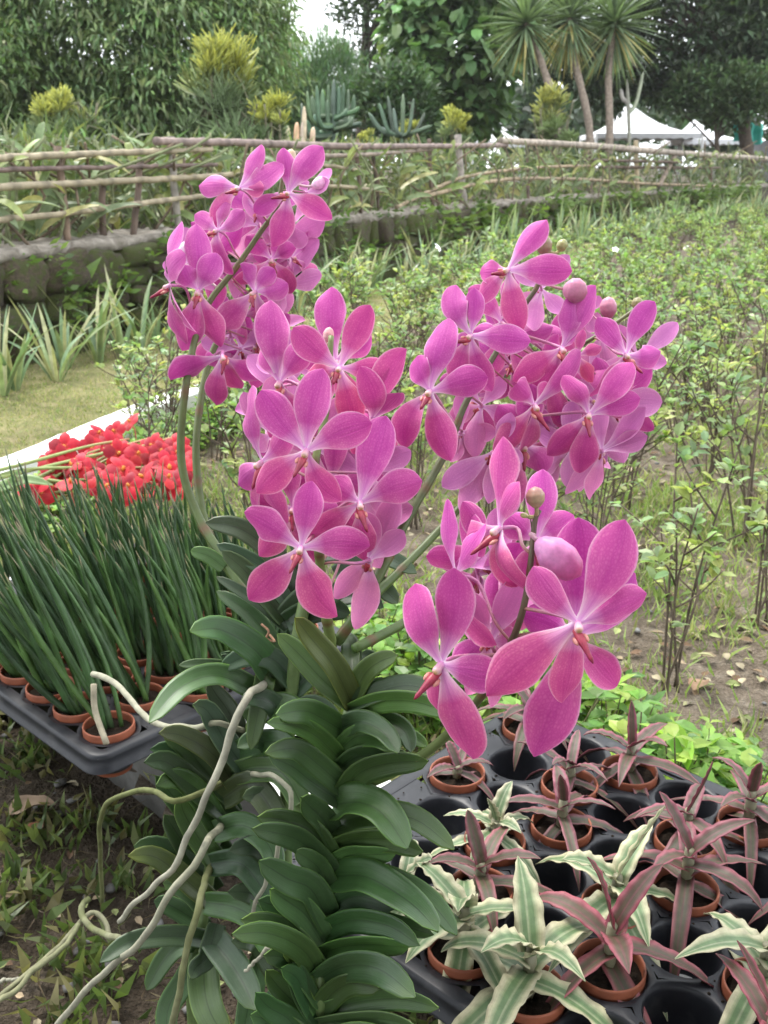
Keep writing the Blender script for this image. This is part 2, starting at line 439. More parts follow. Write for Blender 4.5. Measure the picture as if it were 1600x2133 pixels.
M['concrete'] = mat_simple('shaded_bare_concrete', [(.3, (.05, .048, .043)), (.5, (.09, .087, .08)), (.72, (.15, .146, .138))], 11, .9, .6, .01)  # bare concrete of the kerb face, colour darkened to carry its shade
M['tray'] = mat_simple('black_tray_plastic', [(.3, (.009, .010, .013)), (.55, (.015, .016, .020)), (.75, (.045, .045, .047))], 24, .42, .15, .002, .32)
M['pebble'] = mat_simple('pebble_stone', [(.3, (.09, .085, .08)), (.6, (.17, .165, .16)), (.8, (.27, .26, .24))], 30, .85)
M['deadleaf'] = colmat('dead_leaf', .8, .35, 40, .2, .4, .004)
M['grey_sheet'] = mat_simple('grey_roof_sheet', [(.3, (.22, .22, .23)), (.7, (.34, .34, .36))], 3, .6)
def rdir(n):
    v = rng.normal(size=(n, 3)); return nrm(v)

# ================================================================== THE SETTING
UD, VD = A(.727, -.687, 0), A(.687, .727, 0)               # along the kerb and across it
def uvz(u, v, z): return UD * u + VD * v + A(0, 0, z)
def wob(x, y, s=1.0):
    return (np.sin(x * 3.1 * s + 1.3) * np.cos(y * 2.7 * s + .4) + .6 * np.sin(x * 7.3 * s + y * 5.1 * s) + .4 * np.sin(x * 17.1 * s - y * 13.7 * s + 2)
            + .25 * np.sin(x * 41 * s + 1) * np.sin(y * 37 * s)) / 2.2

WALL = np.array([[-3.3, 1.9], [-2.7, 3.3], [-1.889, 5.089], [-1.398, 6.449], [-.319, 8.682], [1.069, 11.69], [3.217, 15.687], [5.592, 18.905], [8.64, 23.765], [12.5, 29.5]])
wseg = np.linalg.norm(np.diff(WALL, axis=0), axis=1); wcum = np.r_[0, np.cumsum(wseg)]
WALL_L = wcum[-1]
def wall_at(s):
    i = int(min(max(np.searchsorted(wcum, s, 'right') - 1, 0), len(wseg) - 1)); t = (s - wcum[i]) / wseg[i]
    p = WALL[i] + (WALL[i + 1] - WALL[i]) * t
    j = min(i + 1, len(wseg) - 1); dr = nrm(lerp((WALL[i + 1] - WALL[i]) / wseg[i], (WALL[j + 1] - WALL[j]) / wseg[j], max(0, t - .5)))
    return p, dr
WPX = ([-200, 0, 330, 720, 1000, 1250, 1450, 1600, 1700], [4.3, 4.95, 6.25, 8.35, 11.2, 15.0, 18.0, 22.6, 26])
def wd(px): return float(np.interp(px, *WPX))
WTOP = .60

# kerb ring: the near side runs along UD at v = .75, the far side returns on the left
KERB = [uvz(1.4, .75, 0)[:2], uvz(.3, .75, 0)[:2], uvz(-.4, .75, 0)[:2], uvz(-1.1, .752, 0)[:2], uvz(-1.6, .76, 0)[:2],
        A(-1.08, 2.03), A(-1.34, 2.35), A(-1.30, 2.75), A(-1.17, 3.10), A(-1.03, 3.55), A(-.88, 3.98), A(-.66, 4.3)]
KC = spline([A(p[0], p[1], 0) for p in KERB], 150)[:, :2]
def inpoly(x, y, poly):
    x = np.asarray(x, float); y = np.asarray(y, float); ins = np.zeros(x.shape, bool); n = len(poly); j = n - 1
    for i in range(n):
        xi, yi = poly[i]; xj, yj = poly[j]
        c = ((yi > y) != (yj > y)) & (x < (xj - xi) * (y - yi) / (yj - yi + 1e-12) + xi); ins ^= c; j = i
    return ins
BEDPOLY = np.vstack([KC[::4], KC[-1:], [[-.1, 5.6], [1.0, 8.2], [2.6, 11.5], [9.5, 22], [30, 22], [30, -1]]])
LAWNPOLY = np.vstack([KC[75:], [[-.1, 5.6], [1.0, 8.2], [2.6, 11.5]], WALL[::-1][3:]])

# ground: one sheet to the horizon, finer near the camera
gx = np.unique(np.r_[np.linspace(-3, 4, 120), np.linspace(-14, 20, 50), -600, -200, -60, 60, 200, 600])
gy = np.unique(np.r_[np.linspace(-.5, 4, 90), np.linspace(-6, 30, 50), -200, -40, 60, 120, 300, 700])
X, Y = np.meshgrid(gx, gy)
Z = np.where((np.abs(X) < 6) & (Y < 6) & (Y > -1), wob(X, Y, 1.7) * .012 + wob(X, Y, 6) * .006, 0)
obj('ground', mesh('ground', np.stack([X, Y, Z], -1).reshape(-1, 3), gridF(len(gy), len(gx)), mats=(M['soil'],)), kind='structure')
def patch(name, poly, x0, x1, y0, y1, st, z, amp, mat):
    xs = np.arange(x0, x1, st); ys = np.arange(y0, y1, st); X, Y = np.meshgrid(xs, ys)
    Z = z + amp * (wob(X, Y, 2.1) + .5 * wob(X, Y, 7))
    V = np.stack([X, Y, Z], -1).reshape(-1, 3); F = gridF(len(ys), len(xs))
    c = V[F].mean(1); F = F[inpoly(c[:, 0], c[:, 1], poly)]
    u = np.unique(F); mp = np.zeros(len(V), int); mp[u] = np.arange(len(u))
    return obj(name, mesh(name, V[u], mp[F], mats=(mat,)), kind='structure')
patch('bed_soil', BEDPOLY, -1.6, 12, .1, 20, .06, .055, .012, M['bedsoil'])
patch('lawn', LAWNPOLY, -3.4, 3.2, 1.6, 14, .07, .022, .010, M['lawn'])

# kerb: white painted top and inner face, bare concrete outer face with shade in its colour
def build_kerb():
    n = len(KC); C = np.c_[KC, np.zeros(n)]
    T = nrm(np.gradient(C, axis=0)); S = nrm(np.cross(A(0, 0, 1), T))            # S points to the left of travel
    inner = -S                                                                 # travel is clockwise, bed on the right
    w, h = .135, .195
    rag = lambda a: rng.normal(0, a, (n, 1))
    hs = np.interp(KC[:, 1], [2.1, 2.7], [1, .72])[:, None]; ws = np.interp(KC[:, 1], [2.1, 2.7], [1, .8])[:, None]
    sec = [(0.0, -.03), (0.0, h - .012), (.012, h), (w - .012, h), (w, h - .012), (w, 0)]
    V = np.stack([C + inner * (a * ws + rag(.0015)) + A(0, 0, 1) * (b * hs + rag(.0012) * (b > 0)) for a, b in sec], 1)
    F = gridF(n, len(sec))
    mi = np.tile([1, 0, 0, 0, 0], n - 1)
    o = obj('kerb', mesh('kerb', V.reshape(-1, 3), F, mats=(M['white_paint'], M['concrete']), mi=mi, smooth=False), kind='structure')
build_kerb()

# ------------------------------------------------------------------ stone retaining wall
wall = thing('stone_wall', 'low mossy rubble-stone retaining wall under the bamboo fence', 'wall')
def wall_core():
    ss = np.arange(0, WALL_L, .07); rows = []
    for s in ss:
        p, d = wall_at(s); b = A(-d[1], d[0], 0); rows.append((A(*p, 0), b))     # b points behind the wall
    prof_c = [(.06, -.05), (.06, WTOP - .05), (.5, WTOP - .05)]
    V = np.array([[p + b * a + A(0, 0, z) for a, z in prof_c] for p, b in rows])
    obj('wall_core', mesh('wall_core', V.reshape(-1, 3), gridF(len(rows), 3), mats=(M['mortar'],)), wall)
    prof_t = [(.05, WTOP - .075), (.01, WTOP - .055), (.0, WTOP - .02), (.03, WTOP + .0), (.1, WTOP + .008), (.2, WTOP + .0), (.3, WTOP + .008), (.42, WTOP - .01), (.6, WTOP - .02)]
    V = np.array([[p + b * (a + rng.normal(0, .016)) + A(0, 0, z + rng.normal(0, .009)) for a, z in prof_t] for p, b in rows])
    obj('coping', mesh('coping', V.reshape(-1, 3), gridF(len(rows), len(prof_t)), mats=(M['coping'],)), wall)
wall_core()
def stone_mesh(k):
    g = np.linspace(-1, 1, 5); pts = {}; V = []; F = []
    def vid(p):
        key = tuple(np.round(p, 4))
        if key not in pts: pts[key] = len(V); V.append(p)
        return pts[key]
    for ax in range(3):
        for sg in (-1, 1):
            for i in range(4):
                for j in range(4):
                    q = []
                    for a, b in ((i, j), (i + 1, j), (i + 1, j + 1), (i, j + 1)):
                        p = [0, 0, 0]; p[ax] = sg; p[(ax + 1) % 3] = g[a]; p[(ax + 2) % 3] = g[b]; q.append(vid(A(*p)))
                    F.append(q if sg > 0 else q[::-1])
    V = np.array(V); r = (np.abs(V) ** 5).sum(1) ** (1 / 5); V = V / r[:, None]
    V += .2 * np.stack([wob(V[:, 1] + k * 3, V[:, 2] - k, .7), wob(V[:, 0] + k, V[:, 2] + 2 * k, .7), wob(V[:, 0] - k, V[:, 1] + k * 5, .7)], 1)
    return mesh('stone', V, np.array(F), mats=(M['stone'],))
STONES = [stone_mesh(k) for k in range(9)]
def split(x0, x1, z0, z1, out, lim):
    w, h = x1 - x0, z1 - z0
    if w * h < lim * rng.uniform(.7, 1.6) or (w < .2 and h < .16):
        out.append((x0, x1, z0, z1)); return
    f = rng.uniform(.33, .67)
    if w > h * 1.75: split(x0, x0 + w * f, z0, z1, out, lim); split(x0 + w * f, x1, z0, z1, out, lim)
    else: split(x0, x1, z0, z0 + h * f, out, lim); split(x0, x1, z0 + h * f, z1, out, lim)
s = 1.0; rects = []
while s < WALL_L - 9:
    w = rng.uniform(.7, 1.05) * (1 if s < 10 else 1.4); split(s, s + w, -.02, .56, rects, 0.07 if s < 9 else .075); s += w
for x0, x1, za, zb in rects:
    p, d = wall_at((x0 + x1) / 2); b = A(-d[1], d[0], 0)
    o = obj('stone', STONES[rng.integers(9)], wall)
    o.location = A(*p, 0) + b * rng.uniform(.02, .085) + A(0, 0, (za + zb) / 2)
    o.rotation_euler = (rng.uniform(-.12, .12), rng.uniform(-.22, .22), math.atan2(d[1], d[0]) + rng.uniform(-.14, .14))
    o.scale = ((x1 - x0) * .5, .09, (zb - za) * .5)

# small ferns and weeds rooted in the joints of the wall
mb = MB()
for k in range(420):
    s = rng.uniform(1.5, WALL_L - 8); p, d = wall_at(s); b = A(-d[1], d[0], 0); n = rng.integers(8, 22); c = A(*p, 0) - b * rng.uniform(.0, .05) + A(0, 0, rng.uniform(.15, WTOP + .02))
    v = rng.normal(0, .035, (n, 3)); dr = rdir(n) * A(1, 1, .7) - b * .8 + A(0, 0, .2); tone = np.asarray(random.choice([(.10, .17, .04), (.14, .22, .05), (.18, .26, .07), (.08, .13, .04)]))
    S_ = nrm(np.cross(nrm(dr), rdir(n))); L = rng.uniform(.02, .06, (n, 1)) * (1 if s < 9 else 1.5); w = L * .3; V = np.stack([c + v, c + v + dr * L * .5 + S_ * w, c + v + dr * L, c + v + dr * L * .5 - S_ * w], 1).reshape(-1, 3)
    mb.add(V, np.arange(4 * n).reshape(n, 4), np.tile([[.5, 0], [1, .5], [.5, 1], [0, .5]], (n, 1)), np.repeat(tone * rng.uniform(.7, 1.2, (n, 1)), 4, 0))
wf = obj('wall_weeds', mb.mesh('wall_weeds', M['blade'], False), wall); wf['kind'] = 'stuff'
# raised ground behind the wall
tv = []
for s in np.arange(0, WALL_L, .5):
    p, d = wall_at(s); b = A(-d[1], d[0], 0)
    tv.append([A(*p, 0) + b * a + A(0, 0, z) for a, z in ((.5, .56), (3, .56), (12, .5), (60, .3), (400, 0))])
tv = np.array(tv)
obj('terrace_ground', mesh('terrace_ground', tv.reshape(-1, 3), gridF(len(tv), 5), mats=(M['soil'],)), kind='structure')

# ------------------------------------------------------------------ bamboo fence
fence = thing('bamboo_fence', 'weathered bamboo pole fence along the top of the stone wall', 'fence')
def fpole(name, pts, rpx, colr, off=.12, nodes=True, flat=1):
    C = np.array([P(x, y, wd(x) + off) for x, y in pts]); L = np.linalg.norm(np.diff(C, axis=0), axis=1).sum()
    n = max(8, int(L / .05)); C = spline(C, n); s = np.linspace(0, 1, n)
    dm = wd(np.mean([p[0] for p in pts])) + off
    d = np.array([np.interp(t, np.linspace(0, 1, len(pts)), [wd(x) + off for x, _ in pts]) for t in s])
    rp = np.interp(s, np.linspace(0, 1, len(np.atleast_1d(rpx))), np.atleast_1d(rpx)) if np.ndim(rpx) else np.full(n, rpx)
    r = rp * dm / FPX if np.ndim(rpx) == 0 else rp * d / FPX
    kn = (np.arange(n) % 6 == 0) if nodes else np.zeros(n, bool)
    r = r * .82 * (1 + .10 * kn) * (1 + .05 * wob(s * 5 + pts[0][1], s * 3, 1))
    C = C + rng.normal(0, .002, C.shape)
    V, F, uv = tube(C, r, 8)
    c = np.tile(np.asarray(colr), (n, 1)) * (1 + .22 * wob(s * 4 + pts[0][0] * .01, s * 2 + pts[0][1], 1))[:, None] * np.where(kn, .6, 1)[:, None]
    c = np.vstack([np.repeat(c, 8, 0), c[0], c[-1]])
    obj(name, mesh(name, V, F, uv, c, mats=(M['wood'],)), fence)
TAN, GREY, BRN, DRK = (.30, .25, .17), (.25, .225, .19), (.11, .075, .055), (.07, .05, .035)
for pts, r, c in [([(-60, 332), (180, 321), (440, 311)], 8.5, TAN), ([(325, 294), (520, 298), (760, 305), (1055, 303)], [10, 10, 7, 6], (.22, .165, .145)),
                  ([(-60, 354), (200, 349), (452, 343)], 6, (.15, .105, .09)), ([(-60, 392), (240, 378), (520, 362)], 8.5, TAN), ([(-60, 463), (120, 446), (260, 428), (460, 403)], 7.5, TAN),
                  ([(1040, 293), (1250, 305), (1400, 318), (1640, 334)], [8, 8, 7, 6], (.31, .26, .21)), ([(640, 344), (700, 347), (775, 361)], 4.5, TAN), ([(660, 385), (740, 391), (800, 399)], 4.5, TAN),
                  ([(826, 432), (900, 396), (980, 366), (1120, 349), (1240, 345)], 4, (.30, .23, .15)), ([(880, 410), (1000, 382), (1090, 372), (1220, 374), (1340, 382), (1500, 388)], 4, (.30, .23, .15)),
                  ([(1220, 333), (1420, 338)], 3.6, BRN), ([(1250, 348), (1500, 350)], 3.6, BRN), ([(600, 318), (720, 324), (900, 312)], 5, (.25, .2, .16))]:
    fpole('rail', pts, r, c)
for pts, r, c in [([(356, 286), (362, 380), (374, 486)], 9, GREY), ([(119, 305), (131, 400), (142, 508)], 10, (.20, .14, .10)), ([(294, 330), (285, 420), (276, 500)], 8.5, BRN), ([(213, 380), (213, 440), (216, 500)], 9, BRN),
                  ([(954, 282), (960, 360), (968, 432)], 8.5, (.30, .26, .23)), ([(894, 290), (897, 360), (901, 432)], 5, BRN), ([(1097, 292), (1100, 350), (1100, 418)], 4.5, BRN), ([(1229, 320), (1231, 360), (1230, 406)], 4.5, BRN),
                  ([(1325, 293), (1326, 350), (1328, 402)], 6, (.30, .24, .15)), ([(1406, 322), (1390, 355), (1372, 390)], 6, (.22, .17, .13)), ([(742, 318), (748, 380), (752, 450)], 5.5, BRN), ([(776, 322), (784, 380), (788, 440)], 5, DRK),
                  ([(1478, 330), (1480, 360), (1482, 392)], 4.5, BRN), ([(1567, 332), (1568, 360), (1568, 390)], 4.5, BRN)]:
    fpole('post', pts, r, c, .2)

# ------------------------------------------------------------------ generic vegetation makers
def leafcloud(pos, dr, nh, ln, wd_, col, mb, curl=.15):
    n = len(pos); dr = nrm(dr); S = nrm(np.cross(dr, nh)); N = np.cross(S, dr)
    ln = np.broadcast_to(ln, (n,))[:, None]; w = np.broadcast_to(wd_, (n,))[:, None]
    V = np.stack([pos, pos + dr * ln * .45 + S * w + N * ln * .05, pos + dr * ln - N * ln * curl, pos + dr * ln * .45 - S * w + N * ln * .05], 1).reshape(-1, 3)
    F = np.arange(4 * n).reshape(n, 4)
    uv = np.tile([[.5, 0], [1, .45], [.5, 1], [0, .45]], (n, 1))
    mb.add(V, F, uv, np.repeat(col, 4, 0))
def leafcloud6(pos, dr, nh, ln, wd_, col, mb, curl=.2, fold=.25):
    """broader folded leaf, 6 outline points and a midrib"""
    n = len(pos); dr = nrm(dr); S = nrm(np.cross(dr, nh)); N = np.cross(S, dr)
    ln = np.broadcast_to(ln, (n,))[:, None]; w = np.broadcast_to(wd_, (n,))[:, None]
    q = lambda a, b, c: pos + dr * ln * a + S * w * b + N * (ln * c)
    V = np.stack([q(0, 0, 0), q(.3, .8, fold * .3), q(.65, .85, fold * .3 - curl * .4), q(1, 0, -curl), q(.65, -.85, fold * .3 - curl * .4), q(.3, -.8, fold * .3), q(.3, 0, 0), q(.65, 0, -curl * .4)], 1).reshape(-1, 3)
    b = np.arange(n)[:, None] * 8
    F4 = np.vstack([b + [[6, 1, 2, 7]], b + [[6, 7, 4, 5]]]); F3 = np.vstack([b + [[0, 1, 6]], b + [[0, 6, 5]], b + [[7, 2, 3]], b + [[7, 3, 4]]])
    uv = np.tile([[.5, 0], [1, .3], [1, .65], [.5, 1], [0, .65], [0, .3], [.5, .3], [.5, .65]], (n, 1))
    mb.add(V, [F4, F3], uv, np.repeat(col, 8, 0))
def vary(c, n, s=.18, hue=.08):
    c = np.asarray(c, float); return np.clip(c * (1 + rng.normal(0, s, (n, 1))) * (1 + rng.normal(0, hue, (n, 3))), .004, .9)

def tree(name, label, base, top, crown, rad, nclump, nleaf, leafl, leafw, colr, droop=.5, shell=.55, limbs=7, trunk_r=.14, clump_r=.45, frontbias=0, squash=1., group=None, six=False, lift=0):
    base, top, crown, rad = map(lambda v: np.asarray(v, float), (base, top, crown, rad))
    t = thing(name, label, 'tree', group, base)
    tm = MB()
    C = spline([base, lerp(base, top, .5) + rng.normal(0, .12, 3) * A(1, 1, 0), top], 12) - base
    V, F, uv = tube(C, np.linspace(trunk_r, trunk_r * .45, 12), 8); tm.add(V, F, uv, (.09, .07, .055))
    cl = []
    while len(cl) < nclump:
        v = rdir(1)[0]; r = rng.uniform(shell, 1) ** .6
        if frontbias and v[1] > frontbias: continue
        cl.append(crown + v * r * rad)
    cl = np.array(cl) - base
    for i in range(limbs):
        e = cl[rng.integers(len(cl))]; s0 = C[rng.integers(5, 12)]
        Cb = spline([s0, lerp(s0, e, .5) + A(0, 0, .15) * rad[2] * rng.uniform(0, 1), e], 8)
        V, F, uv = tube(Cb, np.linspace(trunk_r * .4, .012, 8), 5); tm.add(V, F, uv, (.08, .062, .05))
    obj('trunk', tm.mesh('trunk', M['bark']), t)
    mb = MB()
    for c in cl:
        n = int(nleaf * rng.uniform(.6, 1.3)); cr = clump_r * rng.uniform(.6, 1.35)
        v = rdir(n) * (rng.uniform(0, 1, (n, 1)) ** .45) * cr * A(1, 1, squash)
        out = nrm(v + A(0, 0, .3)); dr = out * .8 + rdir(n) * .55 + A(0, 0, -droop) + A(0, 0, lift)
        nh = out * .5 + A(0, 0, 1) + rdir(n) * .4
        tone = rng.uniform(.72, 1.25)
        f = leafcloud6 if six else leafcloud
        f(c + v, dr, nh, leafl * rng.uniform(.6, 1.25, n), leafw * rng.uniform(.7, 1.2, n), vary(np.asarray(colr) * tone, n), mb)
    obj('crown', mb.mesh('crown', M['tree_foliage'], False), t)
    return t

def px_r(px, d): return px * d / FPX
# trees behind the fence
D = 15.0
tree('drooping_leaf_tree', 'big dense tree with drooping narrow leaves at the upper left', P(240, 330, D) * A(1, 1, 0) + A(0, 0, .5), P(230, 150, D), P(215, 85, D), (2.7, 2.3, 2.15), 480, 190, .165, .022, (.19, .27, .115), droop=.95, shell=.5, clump_r=.55, limbs=10, frontbias=.45, squash=.55)
D = 13.5
tree('drooping_leaf_tree', 'lower leafy tree drooping over the fence at the left edge', P(-60, 330, D) * A(1, 1, 0) + A(0, 0, .5), P(-30, 220, D), P(-20, 200, D), (1.0, 1.0, .85), 70, 120, .17, .026, (.14, .21, .075), droop=.8, clump_r=.4, limbs=5, squash=.6)
D = 20.0
tree('heart_leaf_tree', 'bright green broad-leaved tree beside the three spiky yuccas', P(960, 330, D) * A(1, 1, 0) + A(0, 0, .5), P(960, 100, D), P(950, 75, D), (1.2, 1.1, 1.9), 120, 75, .28, .105, (.13, .22, .085), droop=.55, clump_r=.52, limbs=8, six=True)
D = 25.0
tree('dark_tree', 'tall dark sparse tree left of the bright sky gap', P(520, 330, D) * A(1, 1, 0) + A(0, 0, .3), P(520, -60, D), P(500, 60, D), (1.1, 1.2, 2.0), 100, 70, .20, .045, (.06, .09, .045), droop=.3, clump_r=.5, limbs=16, trunk_r=.15)
tree('dark_tree', 'tall dark thin-trunked tree right of the bright sky gap', P(745, 330, D) * A(1, 1, 0) + A(0, 0, .3), P(772, -120, D), P(785, 60, D), (.95, 1.1, 2.5), 90, 60, .20, .045, (.06, .09, .045), droop=.3, clump_r=.45, limbs=18, trunk_r=.14)
tree('dark_tree', 'dark spindly tree behind the big drooping tree in the upper left corner', P(20, 330, D) * A(1, 1, 0) + A(0, 0, .3), P(30, -100, D), P(20, 30, D), (1.0, 1.0, 1.6), 45, 60, .20, .045, (.06, .09, .045), droop=.3, clump_r=.45, limbs=12, trunk_r=.12)
D = 25.0
tree('spreading_dark_tree', 'large dark tree whose branches overhang the yuccas and white tents', P(1575, 330, D) * A(1, 1, 0) + A(0, 0, .3), P(1540, 60, D), P(1330, 40, D), (3.3, 2.2, 1.8), 205, 85, .26, .06, (.042, .068, .030), droop=.35, clump_r=.55, limbs=22, trunk_r=.2)
tree('spreading_dark_tree', 'dark tree filling the upper right corner of the picture', P(1640, 330, D) * A(1, 1, 0) + A(0, 0, .3), P(1620, 60, D), P(1560, 70, D), (1.2, 1.3, 1.3), 90, 80, .26, .06, (.055, .085, .040), droop=.35, clump_r=.5, limbs=12, trunk_r=.16)
D = 18.0
tree('bushy_tree', 'mid-green bushy tree at the right above the white tents', P(1530, 330, 24) * A(1, 1, 0) + A(0, 0, .3), P(1490, 220, 24), P(1505, 195, 24), (1.35, 1.0, .55), 70, 80, .2, .045, (.075, .12, .05), droop=.3, clump_r=.35, limbs=8, trunk_r=.08)
tree('feathery_tree', 'pale feathery tree behind the tall pencil cactus', P(590, 330, D) * A(1, 1, 0) + A(0, 0, .3), P(600, 190, D), P(592, 200, D), (.65, .6, .75), 70, 110, .20, .010, (.15, .24, .12), droop=-.6, clump_r=.33, limbs=8, trunk_r=.06)
tree('feathery_tree', 'pale feathery tree behind the candelabra cactus', P(700, 330, D) * A(1, 1, 0) + A(0, 0, .3), P(690, 160, D), P(690, 190, D), (.55, .6, .75), 60, 110, .20, .010, (.12, .20, .10), droop=-.6, clump_r=.33, limbs=8, trunk_r=.06)
D = 17.0
tree('bushy_tree', 'dark green bushy tree behind the pale forked cactus', P(820, 330, D) * A(1, 1, 0) + A(0, 0, .3), P(830, 250, D), P(825, 215, D), (.55, .5, .5), 40, 80, .15, .035, (.07, .12, .055), droop=.2, clump_r=.33, limbs=6, trunk_r=.07)
# far-off wood that closes the view
mb = MB()
for k in range(230):
    x = rng.uniform(-400, 2000); d = rng.uniform(36, 46); yy = rng.uniform(185, 330)
    c = P(x, yy, d); n = 70; v = rdir(n) * rng.uniform(.2, 1.2, (n, 1)); leafcloud(c + v, rdir(n) + A(0, 0, -.2), rdir(n) + A(0, 0, 1), .5, .16, vary(np.asarray((.06, .095, .05)) * rng.uniform(.7, 1.3), n), mb)
obj('treeline', mb.mesh('treeline', M['tree_foliage'], False), label='dark distant wood closing the view behind the garden', cat='wood', kind='stuff')

# ------------------------------------------------------------------ yuccas
def yucca(label, head, foot, mid, d, rpx, n):
    t = thing('yucca_tree', label, 'yucca', 'yuccas behind the fence', P(*foot, d) * A(1, 1, 0) + A(0, 0, .5)); b = np.array(t.location)
    C = spline([b, P(*foot, d), P(*mid, d), P(*head, d)], 18)
    r = np.linspace(8.5, 6.5, 18) * d / FPX * (1 + .12 * (np.arange(18) % 2))
    V, F, uv = tube(C - b, r, 8); obj('trunk', mesh('trunk', V, F, uv, (.23, .185, .15), mats=(M['bark'],)), t)
    mb = MB(); h = P(*head, d) - b; R = rpx * d / FPX
    for k in range(n):
        el = rng.uniform(-1.15, 1.45); az = rng.uniform(0, 2 * pi)
        v = A(math.cos(az) * math.cos(el), math.sin(az) * math.cos(el), math.sin(el))
        L = R * rng.uniform(.8, 1.1); s = np.linspace(0, 1, 5)
        Cn = h + A(0, 0, el * .08) + np.outer(s, v) * L + np.outer(s ** 2, A(0, 0, -.10 * L))
        low = el < -.35
        colr = np.asarray((.42, .36, .15) if (low and rng.random() < .35) else (.17, .235, .13)) * rng.uniform(.7, 1.25)
        V, F, uv = strip(Cn, np.array([.012, .016, .014, .009, .001]) * d / 11, rdir(1)[0] * .3 + A(0, 0, 1), .2, 3); mb.add(V, F, uv, colr)
    obj('crown', mb.mesh('crown', M['blade']), t)
yucca('leftmost of three spiky yuccas, trunk leaning to the left', (1096, 50), (1162, 260), (1128, 130), 17.0, 112, 300)
yucca('middle of three spiky yuccas with a curved thin trunk', (1187, 40), (1228, 270), (1198, 130), 17.6, 105, 300)
yucca('rightmost of three spiky yuccas with an upright trunk', (1280, 50), (1270, 280), (1268, 150), 18.0, 118, 320)

# ------------------------------------------------------------------ pencil cacti with yellow tips
def pencil(label, bx, top, bot, wpx, d, n0=520, yellow=.5, tipc=(.62, .62, .10), greenc=(.14, .20, .09), shift=0):
    b = P(bx, bot, d); b[2] = .5; o = thing('pencil_cactus', label, 'pencil cactus', 'pencil cacti behind the fence', b)
    zt = P(bx, top, d)[2] - b[2]; zb = P(bx, bot, d)[2] - b[2]; H = zt - zb; W = wpx * d / FPX / 2
    sm = MB(); mb = MB()
    tops = []
    for k in range(9):
        e = A(rng.normal(0, .4) * W, rng.normal(0, .4) * W, zb + H * rng.uniform(.2, .8)); tops.append(e)
        V, F, uv = tube(spline([A(rng.normal(0, .03), 0, 0), e * A(.5, .5, .5) + rng.normal(0, .02, 3), e], 8), np.linspace(.022, .009, 8), 6); sm.add(V, F, uv, (.16, .15, .10))
    r0 = 1.9 * d / FPX
    nt_ = max(9, n0 // 26); tufts = []
    for k in range(nt_):
        h = (k + rng.random()) / nt_; az = rng.uniform(0, 2 * pi); wr = W * (.95 - .6 * h) * rng.uniform(.25, 1)
        tufts.append((A(math.cos(az) * wr + shift * W * h, math.sin(az) * wr, zb + H * (h * .84 - .04)), h, rng.uniform(.6, 1.25)))
    for c, h, sz in tufts:
        e0 = tops[rng.integers(len(tops))]; V, F, uv = tube(np.array([e0 * A(1, 1, .8), lerp(e0, c, .5), c]), [.008, .006, .004], 5); sm.add(V, F, uv, (.15, .15, .09))
        tilt = rdir(1)[0] * A(.35, .35, 0)
        for k in range(int(n0 * 2.6 / nt_)):
            v0 = nrm(rdir(1)[0] * A(.9, .9, .5) + A(0, 0, .75) + tilt); p = c + rdir(1)[0] * .05 * H * sz - v0 * .03 * H
            L = rng.uniform(.12, .30) * H * sz + .03; e = p + nrm(v0 + rdir(1)[0] * .25) * L
            f = np.clip((h - (1 - yellow)) / .2, 0, 1) * rng.uniform(.45, 1.1)
            c0 = np.asarray(greenc) * rng.uniform(.45, 1.0); c1 = lerp(np.asarray(greenc) * 1.2, np.asarray(tipc), min(f, 1)) * rng.uniform(.8, 1.15)
            V, F, uv = tube(np.array([p, lerp(p, e, .5) + rdir(1)[0] * L * .06, e]), [r0 * .8, r0 * .75, r0 * .45], 3, False)
            mb.add(V, F, uv, np.repeat(np.array([c0, lerp(c0, c1, .5), c1]), 3, 0))
    obj('trunk', sm.mesh('trunk', M['bark']), o); obj('crown', mb.mesh('crown', M['twig']), o)
pencil('pencil cactus with a yellow-tipped plume, left of the fence post', 150, 182, 330, 190, 8.0, 700, .5, shift=-.25)
pencil('tallest pencil cactus, yellow-topped, rising behind the dark fence board', 470, 72, 310, 210, 9.5, 1000, .48)
pencil('low bright yellow pencil cactus right of the tallest one', 565, 195, 310, 110, 9.3, 380, .6)
pencil('small golden pencil cactus behind the fence in the middle', 948, 222, 305, 105, 12.5, 300, .7)
pencil('rounded yellow-green pencil cactus under the yuccas', 1148, 182, 300, 150, 16.0, 520, .6, tipc=(.50, .48, .10), greenc=(.18, .25, .09))
pencil('yellowish pencil cactus low behind the fence rails at left', 290, 315, 430, 200, 8.2, 460, .7, tipc=(.46, .48, .07))
pencil('pale yellow pencil cactus behind the fence left of the white tent', 850, 250, 315, 100, 13.0, 280, .8)
pencil('small golden pencil cactus right of the candelabra cactus', 760, 265, 325, 90, 11.5, 240, .8)
pencil('grey-green pencil cactus low behind the fence beside the tall post', 420, 300, 450, 160, 8.0, 420, .1)

